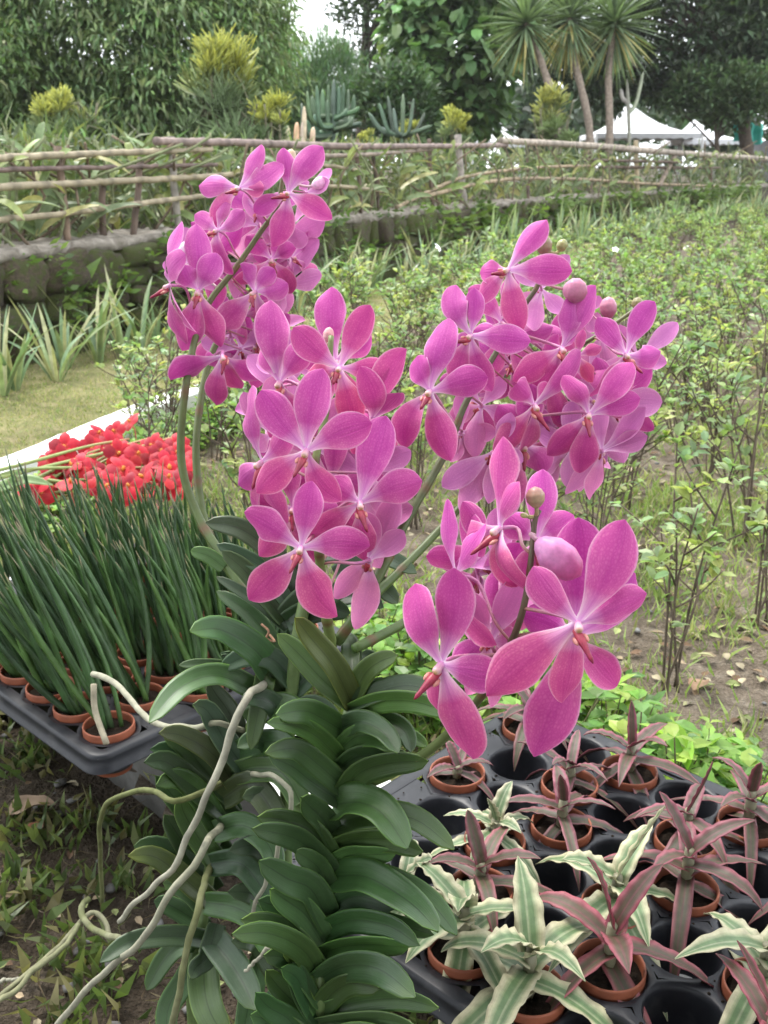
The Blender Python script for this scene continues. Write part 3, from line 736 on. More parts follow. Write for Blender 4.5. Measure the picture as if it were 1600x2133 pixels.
# ------------------------------------------------------------------ cacti
def cactus(name, label, bx, bot, arms, d, rpx, colr):
    b = P(bx, bot, d); b[2] = .5; t = thing(name, label, 'cactus', None, b)
    for pts in arms:
        C = spline([P(x, y, d + q) for x, y, q in pts], 14) - b; k = 10
        V, F, uv = tube(C, rpx * rng.uniform(.8, 1.1) * d / FPX * np.r_[np.full(11, 1.), .9, .7, .25], k)
        n = 14; W = V[:n * k].reshape(n, k, 3); W[:, ::2] = lerp(W[:, ::2], C[:, None], .38); V[:n * k] = W.reshape(-1, 3)
        c = np.tile(vary(colr, 1, .12)[0], (len(V), 1)); obj('arm', mesh('arm', V, F, uv, c, mats=(M['cactus'],)), t)
G1 = (.075, .13, .07)
arms = [[(692, 330, 0), (694, 260, 0), (696, 165, 0)]]
for a, z in ((628, 215), (640, 190), (650, 200), (660, 178), (672, 186), (684, 176), (706, 180), (716, 172), (726, 186), (738, 198), (748, 222), (655, 238), (735, 244), (682, 208), (705, 214), (668, 228), (722, 226), (640, 250), (752, 255)):
    q = rng.uniform(-.35, .35); b0 = 262 + rng.uniform(-25, 25); arms.append([(694, b0, 0), (lerp(694, a, .8), b0 - rng.uniform(0, 12), q), (a, z, q)])
cactus('candelabra_cactus', 'green many-armed candelabra cactus above the dark fence board', 694, 330, arms, 11.0, 5.6, G1)
arms = [[(835, 330, 0), (838, 280, 0), (840, 195, 0)]]
for a, z in ((790, 215), (808, 200), (768, 235), (862, 205), (885, 235), (780, 262), (820, 225), (900, 262)):
    q = rng.uniform(-.25, .25); arms.append([(837, 285, 0), (lerp(837, a, .6), 272, q), (a, z, q)])
cactus('forked_cactus', 'pale grey-green forked cactus right of the candelabra cactus', 837, 330, arms, 12.5, 5.0, (.085, .125, .085))
arms = [[(x + dx * .4, 330, 0), (x + dx * .6, 300, 0), (x + dx, y, 0)] for x, dx, y in ((605, -6, 262), (615, 4, 255), (626, 6, 250), (634, 0, 222), (645, 8, 265), (600, -12, 280))]
cactus('pinkish_cactus', 'cluster of pinkish-cream cactus columns beside the candelabra cactus', 620, 330, arms, 10.2, 6, (.52, .40, .28))
arms = [[(1311, 330, 0), (1310, 260, 0), (1306, 165, 0)], [(1310, 235, 0), (1325, 215, 0), (1340, 150, 0)], [(1309, 215, 0), (1297, 205, 0), (1293, 185, 0)]]
cactus('pole_cactus', 'thin grey branching pole cactus in front of the large white tent', 1311, 330, arms, 18.0, 4.5, (.24, .25, .21))

def ORD(k):
    a = ['first', 'second', 'third', 'fourth', 'fifth', 'sixth', 'seventh', 'eighth', 'ninth', 'tenth', 'eleventh', 'twelfth', 'thirteenth', 'fourteenth', 'fifteenth', 'sixteenth', 'seventeenth', 'eighteenth', 'nineteenth']
    if k < 19: return a[k]
    t, u = divmod(k + 1, 10); tn = {2: 'twent', 3: 'thirt', 4: 'fort', 5: 'fift'}[t]
    return tn + 'ieth' if u == 0 else tn + 'y-' + a[u - 1]
# ------------------------------------------------------------------ strap-leaved succulents along the fence
def fence_plant(px, k):
    label = ORD(k) + ' strap-leaved plant from the left along the bamboo fence'
    d = wd(px) + rng.uniform(.22, .7); b = P(px, 480, d); b[2] = WTOP - .03
    t = thing('fence_plant', label, 'plant', 'strap-leaved plants along the fence', b)
    zt = P(px, 300, d)[2] - b[2]
    for i in range(rng.integers(9, 14)):
        az = rng.uniform(0, 2 * pi); out = A(math.cos(az), abs(math.sin(az)) * .6 - .08, 0)
        L = rng.uniform(.25, .58); h0 = rng.uniform(0, .75) * zt
        lean = rng.uniform(.25, .95); s = np.linspace(0, 1, 8)
        C = A(0, 0, h0) + np.outer(s, out * lean * L + A(0, 0, (1 - lean * .5) * L)) + np.outer(s ** 2, A(0, 0, -1) * L * rng.uniform(.2, .9)) 
        w = rng.uniform(.016, .036) * prof(s, [0, .15, .6, .9, 1], [.5, .9, 1, .6, .05])
        c = np.asarray(random.choice([(.20, .27, .09), (.14, .20, .08), (.28, .33, .11), (.18, .23, .12), (.34, .32, .13), (.22, .28, .14)])) * rng.uniform(.75, 1.2)
        V, F, uv = strip(C, w, A(0, -.6, 1) + rdir(1)[0] * .8, .35, 3, twist=rng.uniform(-.8, .8)); obj('leaf', mesh('leaf', V, F, uv, c, mats=(M['strap'],)), t)
    for i in range(3):
        C = spline([A(rng.normal(0, .12), rng.normal(0, .08), 0), A(rng.normal(0, .14), rng.normal(0, .08), zt * .5), A(rng.normal(0, .2), rng.normal(0, .08), zt * rng.uniform(.8, 1.15))], 8)
        V, F, uv = tube(C, .009, 5); obj('stem', mesh('stem', V, F, uv, np.asarray((.17, .19, .10) if i else (.16, .12, .085)), mats=(M['bark'],)), t)
for k, px in enumerate(np.r_[np.linspace(-40, 700, 22), np.linspace(720, 1260, 16), np.linspace(1290, 1610, 8)] + rng.uniform(-8, 8, 46)):
    fence_plant(px, k)
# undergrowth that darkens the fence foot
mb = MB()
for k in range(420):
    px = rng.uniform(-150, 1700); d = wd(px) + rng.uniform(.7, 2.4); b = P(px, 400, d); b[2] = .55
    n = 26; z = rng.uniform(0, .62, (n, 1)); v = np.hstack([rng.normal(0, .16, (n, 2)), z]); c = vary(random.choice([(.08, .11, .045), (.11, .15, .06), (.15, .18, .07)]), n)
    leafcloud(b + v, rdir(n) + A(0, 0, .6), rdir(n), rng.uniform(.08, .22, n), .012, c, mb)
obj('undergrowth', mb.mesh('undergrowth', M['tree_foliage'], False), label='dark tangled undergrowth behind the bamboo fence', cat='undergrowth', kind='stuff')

# ------------------------------------------------------------------ tents, shed roof, tarp
def tent(label, apex, l, r, low, d, depth):
    a, L, R = P(*apex, d), P(l, low, d), P(r, low, d); t = thing('white_tent', label, 'tent', 'white tents behind the garden', lerp(L, R, .5) * A(1, 1, 0)); b = np.array(t.location)
    zl = L[2]; bk = A(0, depth, 0); c4 = [L - bk * .5, R - bk * .5, R + bk * .5, L + bk * .5]
    V = []; F = []; n = 12
    for i in range(4):
        p, q = c4[i], c4[(i + 1) % 4]; k0 = len(V)
        for r_ in range(8):
            f = r_ / 7; e = np.array([lerp(lerp(p, q, j / n), a, f) for j in range(n + 1)]); sag = -.10 * (L - R)[0] * 0 - .07 * abs((R - L)[0]) * math.sin(pi * f) * 1.0
            e[:, 2] += sag; V += list(e)
        F.append(gridF(8, n + 1) + k0)
    V = np.array(V) - b; obj('roof', mesh('roof', V, np.vstack(F), col=(.80, .81, .83), mats=(M['cloth'],), smooth=False), t)
    for i in range(4):
        p, q = c4[i], c4[(i + 1) % 4]; e = spline([p, q], 20); W = np.stack([e + A(0, 0, .0), e - A(0, 0, .16)], 1); W[1::2, 1, 2] += .04
        obj('valance', mesh('valance', W.reshape(-1, 3) - b, gridF(20, 2), col=(.76, .77, .80), mats=(M['cloth'],), smooth=False), t)
        V2, F2, uv = tube(np.array([p, p * A(1, 1, 0)]) - b + A(0, 0, -.01), .04, 6); obj('pole', mesh('pole', V2, F2, uv, (.5, .5, .5), mats=(M['cloth'],)), t)
tent('small white peaked tent behind the fence left of the yuccas', (1036, 248), 982, 1092, 296, 27, 1.4)
tent('large white peaked tent behind the yuccas', (1310, 214), 1226, 1440, 280, 30, 2.4)
tent('white tent roof sloping down at the right, partly hidden by bushes', (1445, 248), 1400, 1520, 292, 31, 2.4)
sh = thing('grey_shed', 'corner of a grey sheet-roofed shed at the right edge', 'shed', None, P(1630, 330, 29) * A(1, 1, 0)); b = np.array(sh.location)
def box(name, c, s, mat, parent, colr=(1, 1, 1), rz=0):
    V = np.array([[x, y, z] for x in (-.5, .5) for y in (-.5, .5) for z in (-.5, .5)]) * A(*s)
    V = np.stack([V[:, 0] * math.cos(rz) - V[:, 1] * math.sin(rz), V[:, 0] * math.sin(rz) + V[:, 1] * math.cos(rz), V[:, 2]], 1) + A(*c)
    F = [[0, 1, 3, 2], [4, 6, 7, 5], [0, 4, 5, 1], [2, 3, 7, 6], [0, 2, 6, 4], [1, 5, 7, 3]]
    return obj(name, mesh(name, V, np.array(F), col=colr, mats=(mat,), smooth=False), parent)
rf = np.array([P(1545, 265, 29), P(1660, 190, 29), P(1660, 205, 32), P(1545, 275, 32)]) - b
obj('roof', mesh('roof', np.vstack([rf, rf - A(0, 0, .08)]), np.array([[0, 1, 2, 3], [7, 6, 5, 4], [0, 4, 5, 1], [1, 5, 6, 2], [2, 6, 7, 3], [3, 7, 4, 0]]), mats=(M['grey_sheet'],), smooth=False), sh)
box('wall', P(1620, 330, 30) - b + A(.35, .5, -.35), (1.3, 1.6, 1.7), M['grey_sheet'], sh)
# turquoise net hung by the shed
n = 16; W = []
for i in range(n):
    for j in range(8):
        p = P(lerp(1528, 1590, i / 15), lerp(258, 298, j / 7), 26); p[1] += .12 * math.sin(i * 1.3) + .06 * math.sin(j * 1.1 + i); p[2] += .05 * math.sin(i * .9); W.append(p)
obj('turquoise_net', mesh('turquoise_net', np.array(W), gridF(n, 8), col=(.10, .50, .42), mats=(M['cloth'],)), label='crumpled turquoise shade net hanging at the far right', cat='net')

# unseen awning added behind and above the camera to shade the foreground
aw = thing('added_shade_awning', 'unseen green awning added behind the camera to shade the foreground', 'awning')
n = 14; W = []
for i in range(n):
    for j in range(n):
        x = lerp(-3.2, 3.2, i / 13); y = lerp(-5.0, -.35, j / 13); W.append(A(x, y, 2.15 + .18 * (1 - (x / 3.2) ** 2) - .05 * math.cos(j * .9)))
obj('added_shade_cloth', mesh('added_shade_cloth', np.array(W), gridF(n, n), col=(.10, .14, .10), mats=(M['cloth'],)), aw)
for x in (-3.1, 3.1):
    for y in (-4.9, -.45):
        V, F, uv = tube(np.array([[x, y, 0], [x, y, 1.1], [x, y, 2.12]]), .025, 8); obj('pole', mesh('pole', V, F, uv, (.4, .4, .4), mats=(M['cloth'],)), aw)

# ================================================================== PLANTS OF THE BED
def visible(p, m=60):
    q = np.asarray(p) - A(0, 0, CAM_H); dz = -(q @ ZC)
    x = 800 + FPX * (q @ RX) / dz; y = 1066.5 - FPX * (q @ UY) / dz
    return dz > .1 and -m < x < 1600 + m and -m < y < 2133 + m
def topx(p):
    q = np.asarray(p) - A(0, 0, CAM_H); dz = -(q @ ZC); return 800 + FPX * (q @ RX) / dz, 1066.5 - FPX * (q @ UY) / dz

def shrub_proto(k, hgt, spread, nst, leaf=.036, dense=1.):
    sm = MB(); lm = MB()
    for i in range(nst):
        az = rng.uniform(0, 2 * pi); lean = rng.uniform(.1, .6); h = hgt * rng.uniform(.7, 1.05)
        tip = A(math.cos(az) * spread * lean, math.sin(az) * spread * lean, h)
        C = spline([A(rng.normal(0, .015), rng.normal(0, .015), -.02), tip * A(.35, .35, .5) + rng.normal(0, .02, 3), tip], 9)
        c = np.asarray((.13, .10, .075)) * rng.uniform(.7, 1.3)
        V, F, uv = tube(C, np.linspace(.0036, .0018, 9), 5); sm.add(V, F, uv, c)
        ends = [(C[-1], nrm(C[-1] - C[-2]))]
        for j in range(rng.integers(3, 6)):
            q = C[rng.integers(3, 8)]; v = nrm(rdir(1)[0] * A(1, 1, .3) + A(0, 0, .75)); e = q + v * rng.uniform(.06, .17)
            V, F, uv = tube(spline([q, lerp(q, e, .5) + rng.normal(0, .008, 3), e], 5), np.linspace(.0026, .0014, 5), 4); sm.add(V, F, uv, c)
            ends.append((e, v))
        for e, v in ends:
            n = int(rng.integers(6, 11) * dense); pos = e - np.outer(rng.uniform(0, .07, n), v)
            dr = rdir(n) * A(1, 1, .5) + v * .5 + A(0, 0, .15)
            tone = random.choice([(.19, .28, .11), (.24, .34, .13), (.30, .38, .13), (.17, .25, .12), (.36, .41, .14), (.26, .35, .17)])
            leafcloud6(pos, dr, A(0, 0, 1) + rdir(n) * .35, leaf * rng.uniform(.55, 1.25, n), leaf * .30 * rng.uniform(.7, 1.2, n), vary(tone, n, .15, .06), lm, .15, .3)
    return sm.mesh('stems', M['bark']), lm.mesh('foliage', M['foliage'], False)
SHR = [shrub_proto(k, h, s, n, lf, dn) for k, (h, s, n, lf, dn) in enumerate([(.50, .3, 5, .042, 1), (.44, .32, 6, .04, 1.1), (.56, .3, 5, .045, .9), (.46, .26, 4, .05, .8), (.52, .36, 7, .04, 1.2), (.40, .3, 6, .038, 1.2), (.50, .34, 5, .038, .8), (.56, .38, 6, .036, .75), (.42, .34, 7, .032, .8)])]
SHRUB_SPOTS = []
def shrub(x, y, proto, sc, rz, label, name='woody_shrub'):
    t = thing(name, label, 'shrub', 'woody shrubs in the bed', (x, y, .05), rz); t.scale = (sc, sc, sc)
    obj('stems', SHR[proto][0], t); f = obj('foliage', SHR[proto][1], t); f['kind'] = 'stuff'; return t
# hand-placed near shrubs (pixel of the foot on the soil)
near = [(1100, 1170, 3, .95), (1300, 1060, 0, 1.0), (1390, 1440, 3, .9), (1560, 1130, 2, 1.0), (460, 960, 0, .9), (530, 900, 2, 1.0), (620, 1000, 3, .9), (1480, 1000, 4, 1.), (1190, 960, 1, .95), (1580, 1300, 3, .85), (360, 900, 4, .9), (290, 930, 3, .8),
        (860, 1090, 3, .85), (1010, 1090, 0, .8), (760, 1050, 2, .8), (430, 880, 1, .9), (1240, 1210, 2, .75), (1420, 930, 4, .95)]
near_lab = ['bare-stemmed shrub behind the front orchid spray, near the white star flower', 'tall thin shrub right of the right-hand orchid cluster', 'leaning bare-stemmed shrub at the right above the low bushes', 'tall shrub with large leaves by the right edge of the picture', 'shrub just right of the two left orchid stalks', 'shrub between the left and middle orchid clusters', 'shrub behind the middle orchid cluster, low on its left', 'leafy shrub at the right, mid-height of the picture',
    'shrub showing between the right orchid cluster and its stalks', 'shrub stem at the right edge beside the low bushes', 'shrub behind the red orchid bunch, right of the stakes', 'shrub directly behind the red orchid bunch', 'thin shrub between the middle and right orchid stalks', 'twiggy shrub under the right orchid cluster', 'twiggy shrub behind the right side of the middle cluster', 'shrub behind the left orchid stalks', 'sparse shrub right of the large front orchid flower', 'leafy shrub at the right below the far shrubs']
for (x, y, p, s), lb_ in zip(near, near_lab):
    g = G(x, y, .055); SHRUB_SPOTS.append(g[:2]); shrub(g[0], g[1], {0: 6, 1: 7, 2: 7, 3: 6, 4: 8}[p], s, rng.uniform(0, 6.28), lb_)
cnt = 0; tries = 0
while cnt < 235 and tries < 30000:
    tries += 1
    y = 2.35 + 14 * rng.random() ** 1.5; x = rng.uniform(-.36, .42) * y * 1.08
    p = A(x, y, .06)
    px, py = topx(p)
    if not (-60 < px < 1680) or (px < 300 and y < 5.2): continue
    if any(math.hypot(a - x, b - y) < .16 + .020 * y + max(0, 3.6 - y) * .10 for a, b in SHRUB_SPOTS): continue
    if not inpoly(x, y, BEDPOLY): continue
    # keep clear of the kerb and the wall foot
    if np.min(np.hypot(KC[:, 0] - x, KC[:, 1] - y)) < .22: continue
    SHRUB_SPOTS.append((x, y)); cnt += 1
    shrub(x, y, int(rng.integers(6)) if y > 4.6 else int(rng.choice([6, 7, 8])), rng.uniform(.75, 1.05), rng.uniform(0, 6.28), 'thin-stemmed leafy shrub growing in the soil bed behind the orchids')

# small white star flowers on the shrubs
def star_mesh():
    mb = MB()
    for k in range(5):
        a = k * 2 * pi / 5; C = np.array([[0, 0, 0], [.5 * math.cos(a), .5 * math.sin(a), .12], [math.cos(a), math.sin(a), 0]]) * .017
        V, F, uv = strip(C, np.array([.0015, .0062, .002]), A(0, 0, 1), .2, 3); mb.add(V, F, uv, (.88, .89, .86))
    V, F, uv = tube(np.array([[0, 0, 0], [.001, 0, -.02], [0, .002, -.035]]), .0012, 5); mb.add(V, F, uv, (.55, .6, .4))
    return mb.mesh('white_flower', M['waxy'])
SM = star_mesh()
for (x, y, d), lab in zip([(912, 516, 5.0), (868, 556, 4.5), (925, 618, 3.8), (1250, 565, 4.5), (1238, 996, 2.2), (1282, 520, 6.5), (1430, 515, 6.5), (1020, 648, 4.2)],
        ['white star flower on a shrub near the stone wall behind the orchids', 'small white blossom low on a shrub left of the other blossom', 'white blossom on a shrub just left of the upper pink orchid', 'white blossom among the shrubs right of the orchid buds', 'white star flower beneath the right-hand orchid cluster',
         'tiny white blossom above the shrubs right of the green orchid bud', 'tiny white blossom in the far shrubs at right', 'small white blossom behind the left edge of the right orchid cluster']):
    o = obj('white_flower', SM, None, P(x, y, d), lab, 'flower', 'white blossoms in the bed'); o.rotation_euler = (rng.uniform(.2, .9), rng.uniform(-.4, .4), rng.uniform(0, 6)); s = 1.2 if d < 3 else 1.5; o.scale = (s, s, s)

# low bushy ground-cover plants inside the kerb
def cover_proto(r, h, n, leaf, tones):
    sm = MB(); lm = MB()
    for i in range(n):
        a = rng.uniform(0, 2 * pi); q = math.sqrt(rng.random()) * r; tip = A(math.cos(a) * q, math.sin(a) * q, h * rng.uniform(.45, 1.05) * (1 - .4 * (q / r) ** 2))
        C = spline([A(tip[0] * .3, tip[1] * .3, -.02), tip * A(.8, .8, .6), tip], 5); V, F, uv = tube(C, np.linspace(.002, .001, 5), 4); sm.add(V, F, uv, (.14, .13, .07))
        k = rng.integers(6, 11); t_ = rng.uniform(.35, 1, k); pos = np.array([C[int(v * 4)] for v in t_]); pos[-3:] = tip
        dr = rdir(k) * A(1, 1, .35) + A(0, 0, .35); tone = np.asarray(random.choice(tones)) * rng.uniform(.8, 1.15)
        leafcloud6(pos, dr, A(0, 0, 1) + rdir(k) * .3, leaf * rng.uniform(.6, 1.2, k), leaf * .3 * rng.uniform(.8, 1.2, k), vary(tone, k, .14, .05), lm, .2, .3)
    return sm.mesh('stems', M['bark']), lm.mesh('foliage', M['foliage'], False)
TN = [(.15, .28, .06), (.20, .35, .07), (.27, .41, .08), (.13, .25, .07), (.33, .44, .09)]
COV = [cover_proto(.13, .17, 34, .032, TN) for _ in range(4)]
spots = []
def cover(x, y, sc=1, lab='low bright green bush of small leaves along the kerb'):
    t = thing('low_bush', lab, 'bush', 'low bushes along the kerb', (x, y, .05), rng.uniform(0, 6.28)); t.scale = (sc, sc, sc * rng.uniform(.85, 1.15)); k = rng.integers(4)
    obj('stems', COV[k][0], t); f = obj('foliage', COV[k][1], t); f['kind'] = 'stuff'
for u in np.arange(-1.25, .35, .125):
    for v in (1.22, 1.36):
        q = uvz(u + rng.uniform(-.05, .05), v + rng.uniform(-.05, .05) + (.06 if u > -.5 else .0), 0); cover(q[0], q[1], rng.uniform(.85, 1.15) * (1.1 if v < 1.3 else .85), 'low bright green bush of small leaves between trays and soil bed')
for i in [i for i in range(2, len(KC) - 2) if KC[i][1] > 2.2]:
    c = KC[i]; t_ = nrm(KC[i + 1] - KC[i - 1]); inn = A(t_[1], -t_[0])
    q = c + inn * rng.uniform(.26, .42)
    if visible(A(*q, .1), 100) and q[1] < 4.1: cover(q[0], q[1], rng.uniform(.6, .85), 'low bright green bush of small leaves against the far white kerb')

# strap-leaved lilies along the foot of the wall
def lily_proto(n, h):
    out = []
    for i in range(n):
        az = rng.uniform(0, 2 * pi); lean = rng.uniform(.05, .55); L = h * rng.uniform(.6, 1.1); s = np.linspace(0, 1, 7)
        v = A(math.cos(az) * lean, math.sin(az) * lean, 1); C = A(math.cos(az), math.sin(az), 0) * .02 + np.outer(s, v) * L + np.outer(s ** 2.2, A(math.cos(az), math.sin(az), -.9) * L * rng.uniform(0, .4))
        w = rng.uniform(.008, .016) * prof(s, [0, .2, .7, 1], [.7, 1, .8, .05]); c = np.asarray(random.choice([(.22, .32, .18), (.18, .27, .14), (.27, .34, .17), (.38, .38, .21)])) * rng.uniform(.8, 1.2)
        V, F, uv = strip(C, w, A(-math.cos(az), -math.sin(az), .3), .4, 3, twist=rng.uniform(-.6, .6)); out.append(mesh('blade', V, F, uv, c, mats=(M['strap'],)))
    return out
LIL = [lily_proto(11, h) for h in (.42, .5, .36, .46)]
s = 2.0
while s < 27:
    p, d = wall_at(s); q = p - A(-d[1], d[0]) * rng.uniform(.10, .45)
    if visible(A(*q, .3), 40):
        t = thing('strap_lily', 'clump of upright strap leaves at the foot of the stone wall', 'lily', 'strap-leaved clumps along the wall', (*q, 0.01), rng.uniform(0, 6.28)); sc = rng.uniform(.75, 1.15) * (1.15 if s > 10 else 1); t.scale = (sc, sc, sc)
        for m_ in LIL[rng.integers(4)]: obj('blade', m_, t)
    s += rng.uniform(.10, .26) * (1 if s < 8 else 1.2)
# two broad canna-like leaves in front of the wall
t = thing('broadleaf_plant', 'plant with two broad bright leaves in front of the wall at left', 'plant', None, G(165, 715, .01)); b = np.array(t.location); d0 = 5.6
for pts, w, c in (([(160, 690), (130, 610), (122, 535)], 15, (.20, .36, .05)), ([(150, 700), (165, 600), (212, 535)], 16, (.16, .25, .07)), ([(140, 690), (112, 640), (95, 560)], 5, (.12, .2, .09)), ([(128, 700), (136, 650), (134, 600)], 6, (.2, .28, .15))):
    C = spline([P(x, y, d0) for x, y in pts], 9) - b; s_ = np.linspace(0, 1, 9)
    V, F, uv = strip(C, w * d0 / FPX * prof(s_, [0, .45, .7, 1], [.15, .3, 1, .03]), cv(.2, .3, 1), .3, 5); obj('leaf', mesh('leaf', V, F, uv, c, mats=(M['strap'],)), t)

# lawn grass, weeds, litter: what nobody could count
def blades(n, samp, h, w, tones, name, label, cat, z=0.02, lean=.6, mat='blade'):
    mb = MB(); pos = samp(n); n = len(pos); az = rng.uniform(0, 2 * pi, n); L = h * rng.uniform(.4, 1.2, n)
    v = np.stack([np.cos(az) * lean * rng.random(n), np.sin(az) * lean * rng.random(n), np.ones(n)], 1)
    tn = np.array(tones)[rng.integers(len(tones), size=n)] * rng.uniform(.75, 1.25, (n, 1))
    leafcloud(np.c_[pos, np.full(n, z)], v, rdir(n) * A(1, 1, .1), L, w * rng.uniform(.6, 1.3, n), tn, mb, .25)
    return obj(name, mb.mesh(name, M[mat], False), label=label, cat=cat, kind='stuff')
def samp_poly(poly, x0, x1, y0, y1, dens=None, power=1):
    def f(n):
        out = []
        k = 0
        while k < n:
            x = rng.uniform(x0, x1, n * 3); y = y0 + (y1 - y0) * rng.random(n * 3) ** power
            m = inpoly(x, y, poly)
            if dens is not None: m &= rng.random(n * 3) < dens(x, y)
            out.append(np.c_[x, y][m]); k += m.sum()
        return np.vstack(out)[:n]
    return f
blades(32000, samp_poly(LAWNPOLY, -3.2, .6, 2, 9, lambda x, y: np.clip(.62 + .6 * wob(x, y, .8), .05, 1)), .022, .0022, [(.26, .30, .10), (.33, .33, .14), (.42, .37, .21), (.20, .26, .08)], 'lawn_grass', 'short patchy dry lawn grass beyond the white kerb', 'grass', .02, .9)
FRONT = np.array([[-1.6, .6], [.35, .6], [.1, .95], [-.2, 1.15], [-.62, 1.58], [-1.4, 2.3], [-1.9, 2.3]])
clus = rng.uniform([-1.3, .7], [0.1, 2.1], (170, 2))
def samp_clus(n):
    c = clus[rng.integers(len(clus), size=n)] + rng.normal(0, .028, (n, 2)); return c[inpoly(c[:, 0], c[:, 1], FRONT)]
blades(6500, samp_clus, .05, .0060, [(.08, .12, .04), (.11, .16, .05), (.14, .17, .06), (.2, .18, .09)], 'weeds', 'small green weeds sprouting from the dark soil at lower left', 'weeds', .004, 1.6, 'foliage')
blades(1800, samp_poly(FRONT, -1.5, .2, .7, 2.2), .05, .0013, [(.22, .18, .11), (.15, .11, .07), (.13, .16, .06)], 'dry_grass', 'thin dry grass bits strewn on the soil at lower left', 'dry grass', .004, 6)
blades(42000, samp_poly(BEDPOLY, -1, 2.2, 1.3, 5.5, lambda x, y: np.clip(.42 + .8 * wob(x, y, 1.3), .06, 1), 1.5), .06, .0026, [(.20, .29, .08), (.26, .34, .10), (.33, .33, .15)], 'bed_grass', 'thin green grass shoots between the shrubs', 'grass', .05, 1.1)
def litter(n, samp, sz, tones, name, label, z):
    mb = MB(); pos = samp(n); n = len(pos); dr = rdir(n) * A(1, 1, .12)
    leafcloud6(np.c_[pos, z + rng.uniform(.004, .016, n)], dr, A(0, 0, 1) + rdir(n) * .35, sz * rng.uniform(.5, 1.2, n), sz * .28, np.array(tones)[rng.integers(len(tones), size=n)] * rng.uniform(.7, 1.2, (n, 1)), mb, .1, .35)
    return obj(name, mb.mesh(name, M['deadleaf'], False), label=label, cat='leaf litter', kind='stuff')
LT = [(.24, .165, .10), (.31, .24, .155), (.16, .10, .062), (.27, .26, .14), (.36, .31, .21), (.24, .27, .11)]
litter(5200, samp_poly(BEDPOLY, -1, 2.6, 1.3, 6, None, 1.2), .032, LT, 'leaf_litter', 'dry leaf litter strewn over the soil of the bed', .055)
litter(420, samp_poly(FRONT, -1.5, .3, .7, 2.3), .02, LT, 'soil_litter', 'dry leaf scraps on the soil in the lower left', .0)
pb = MB()
for poly, n, z in ((FRONT, 300, 0), (BEDPOLY, 420, .055)):
    q = samp_poly(poly, -1.5, 2, .7, 4.5)(n)
    for x, y in q:
        r = rng.uniform(.003, .011); V, F = lathe([(0.0001, .55), (.6, .42), (.95, .1), (.8, -.3)], 6); V = V * r * A(rng.uniform(.7, 1.3), rng.uniform(.7, 1.3), .8) + A(x, y, z + r * .25); pb.add(V, F)
obj('pebbles', pb.mesh('pebbles', M['pebble']), label='small grey pebbles scattered over the soil', cat='pebbles', kind='stuff')
# single dead leaves and pale stones one can pick out
def deadleaf(px, py, z, L, label, colr, az, name='dead_leaf'):
    g = G(px, py, z); n = 10; s = np.linspace(0, 1, n); C = np.stack([(s - .5) * L, .02 * np.sin(s * 3) * L, .018 + .08 * L * np.sin(s * pi)], 1)
    V, F, uv = strip(C, L * .38 * prof(s, [0, .2, .5, .8, 1], [.1, .8, 1, .7, .06]), A(0, .15, 1), .35, 7, wave=.15, wavef=1.3, ph=rng.uniform(0, 6)); o = obj(name, mesh(name, V, F, uv, colr, mats=(M['deadleaf'],)), None, g, label, 'dead leaf', 'dead leaves on the soil'); o.rotation_euler.z = az
deadleaf(68, 1706, 0, .075, 'curled pale brown dead leaf on the dark soil at lower left', (.36, .26, .18), .4)
deadleaf(1322, 1156, .05, .06, 'curled tan dead leaf on the bed soil right of the front orchid', (.50, .40, .29), .2)
deadleaf(1316, 990, .05, .06, 'pinkish tan dead leaf beside the white star flower', (.52, .40, .30), 1.0)
deadleaf(1222, 1395 - 210, .05, .05, 'pale yellow dead leaf on the soil behind the large front flower', (.55, .50, .30), 2.0)
deadleaf(1455, 1445, .05, .05, 'brown folded dead leaf at the foot of the right-hand shrub stem', (.34, .22, .14), .9)
deadleaf(80, 1745, 0, .035, 'small rusty dead leaf below the larger one at lower left', (.30, .13, .08), 1.9)

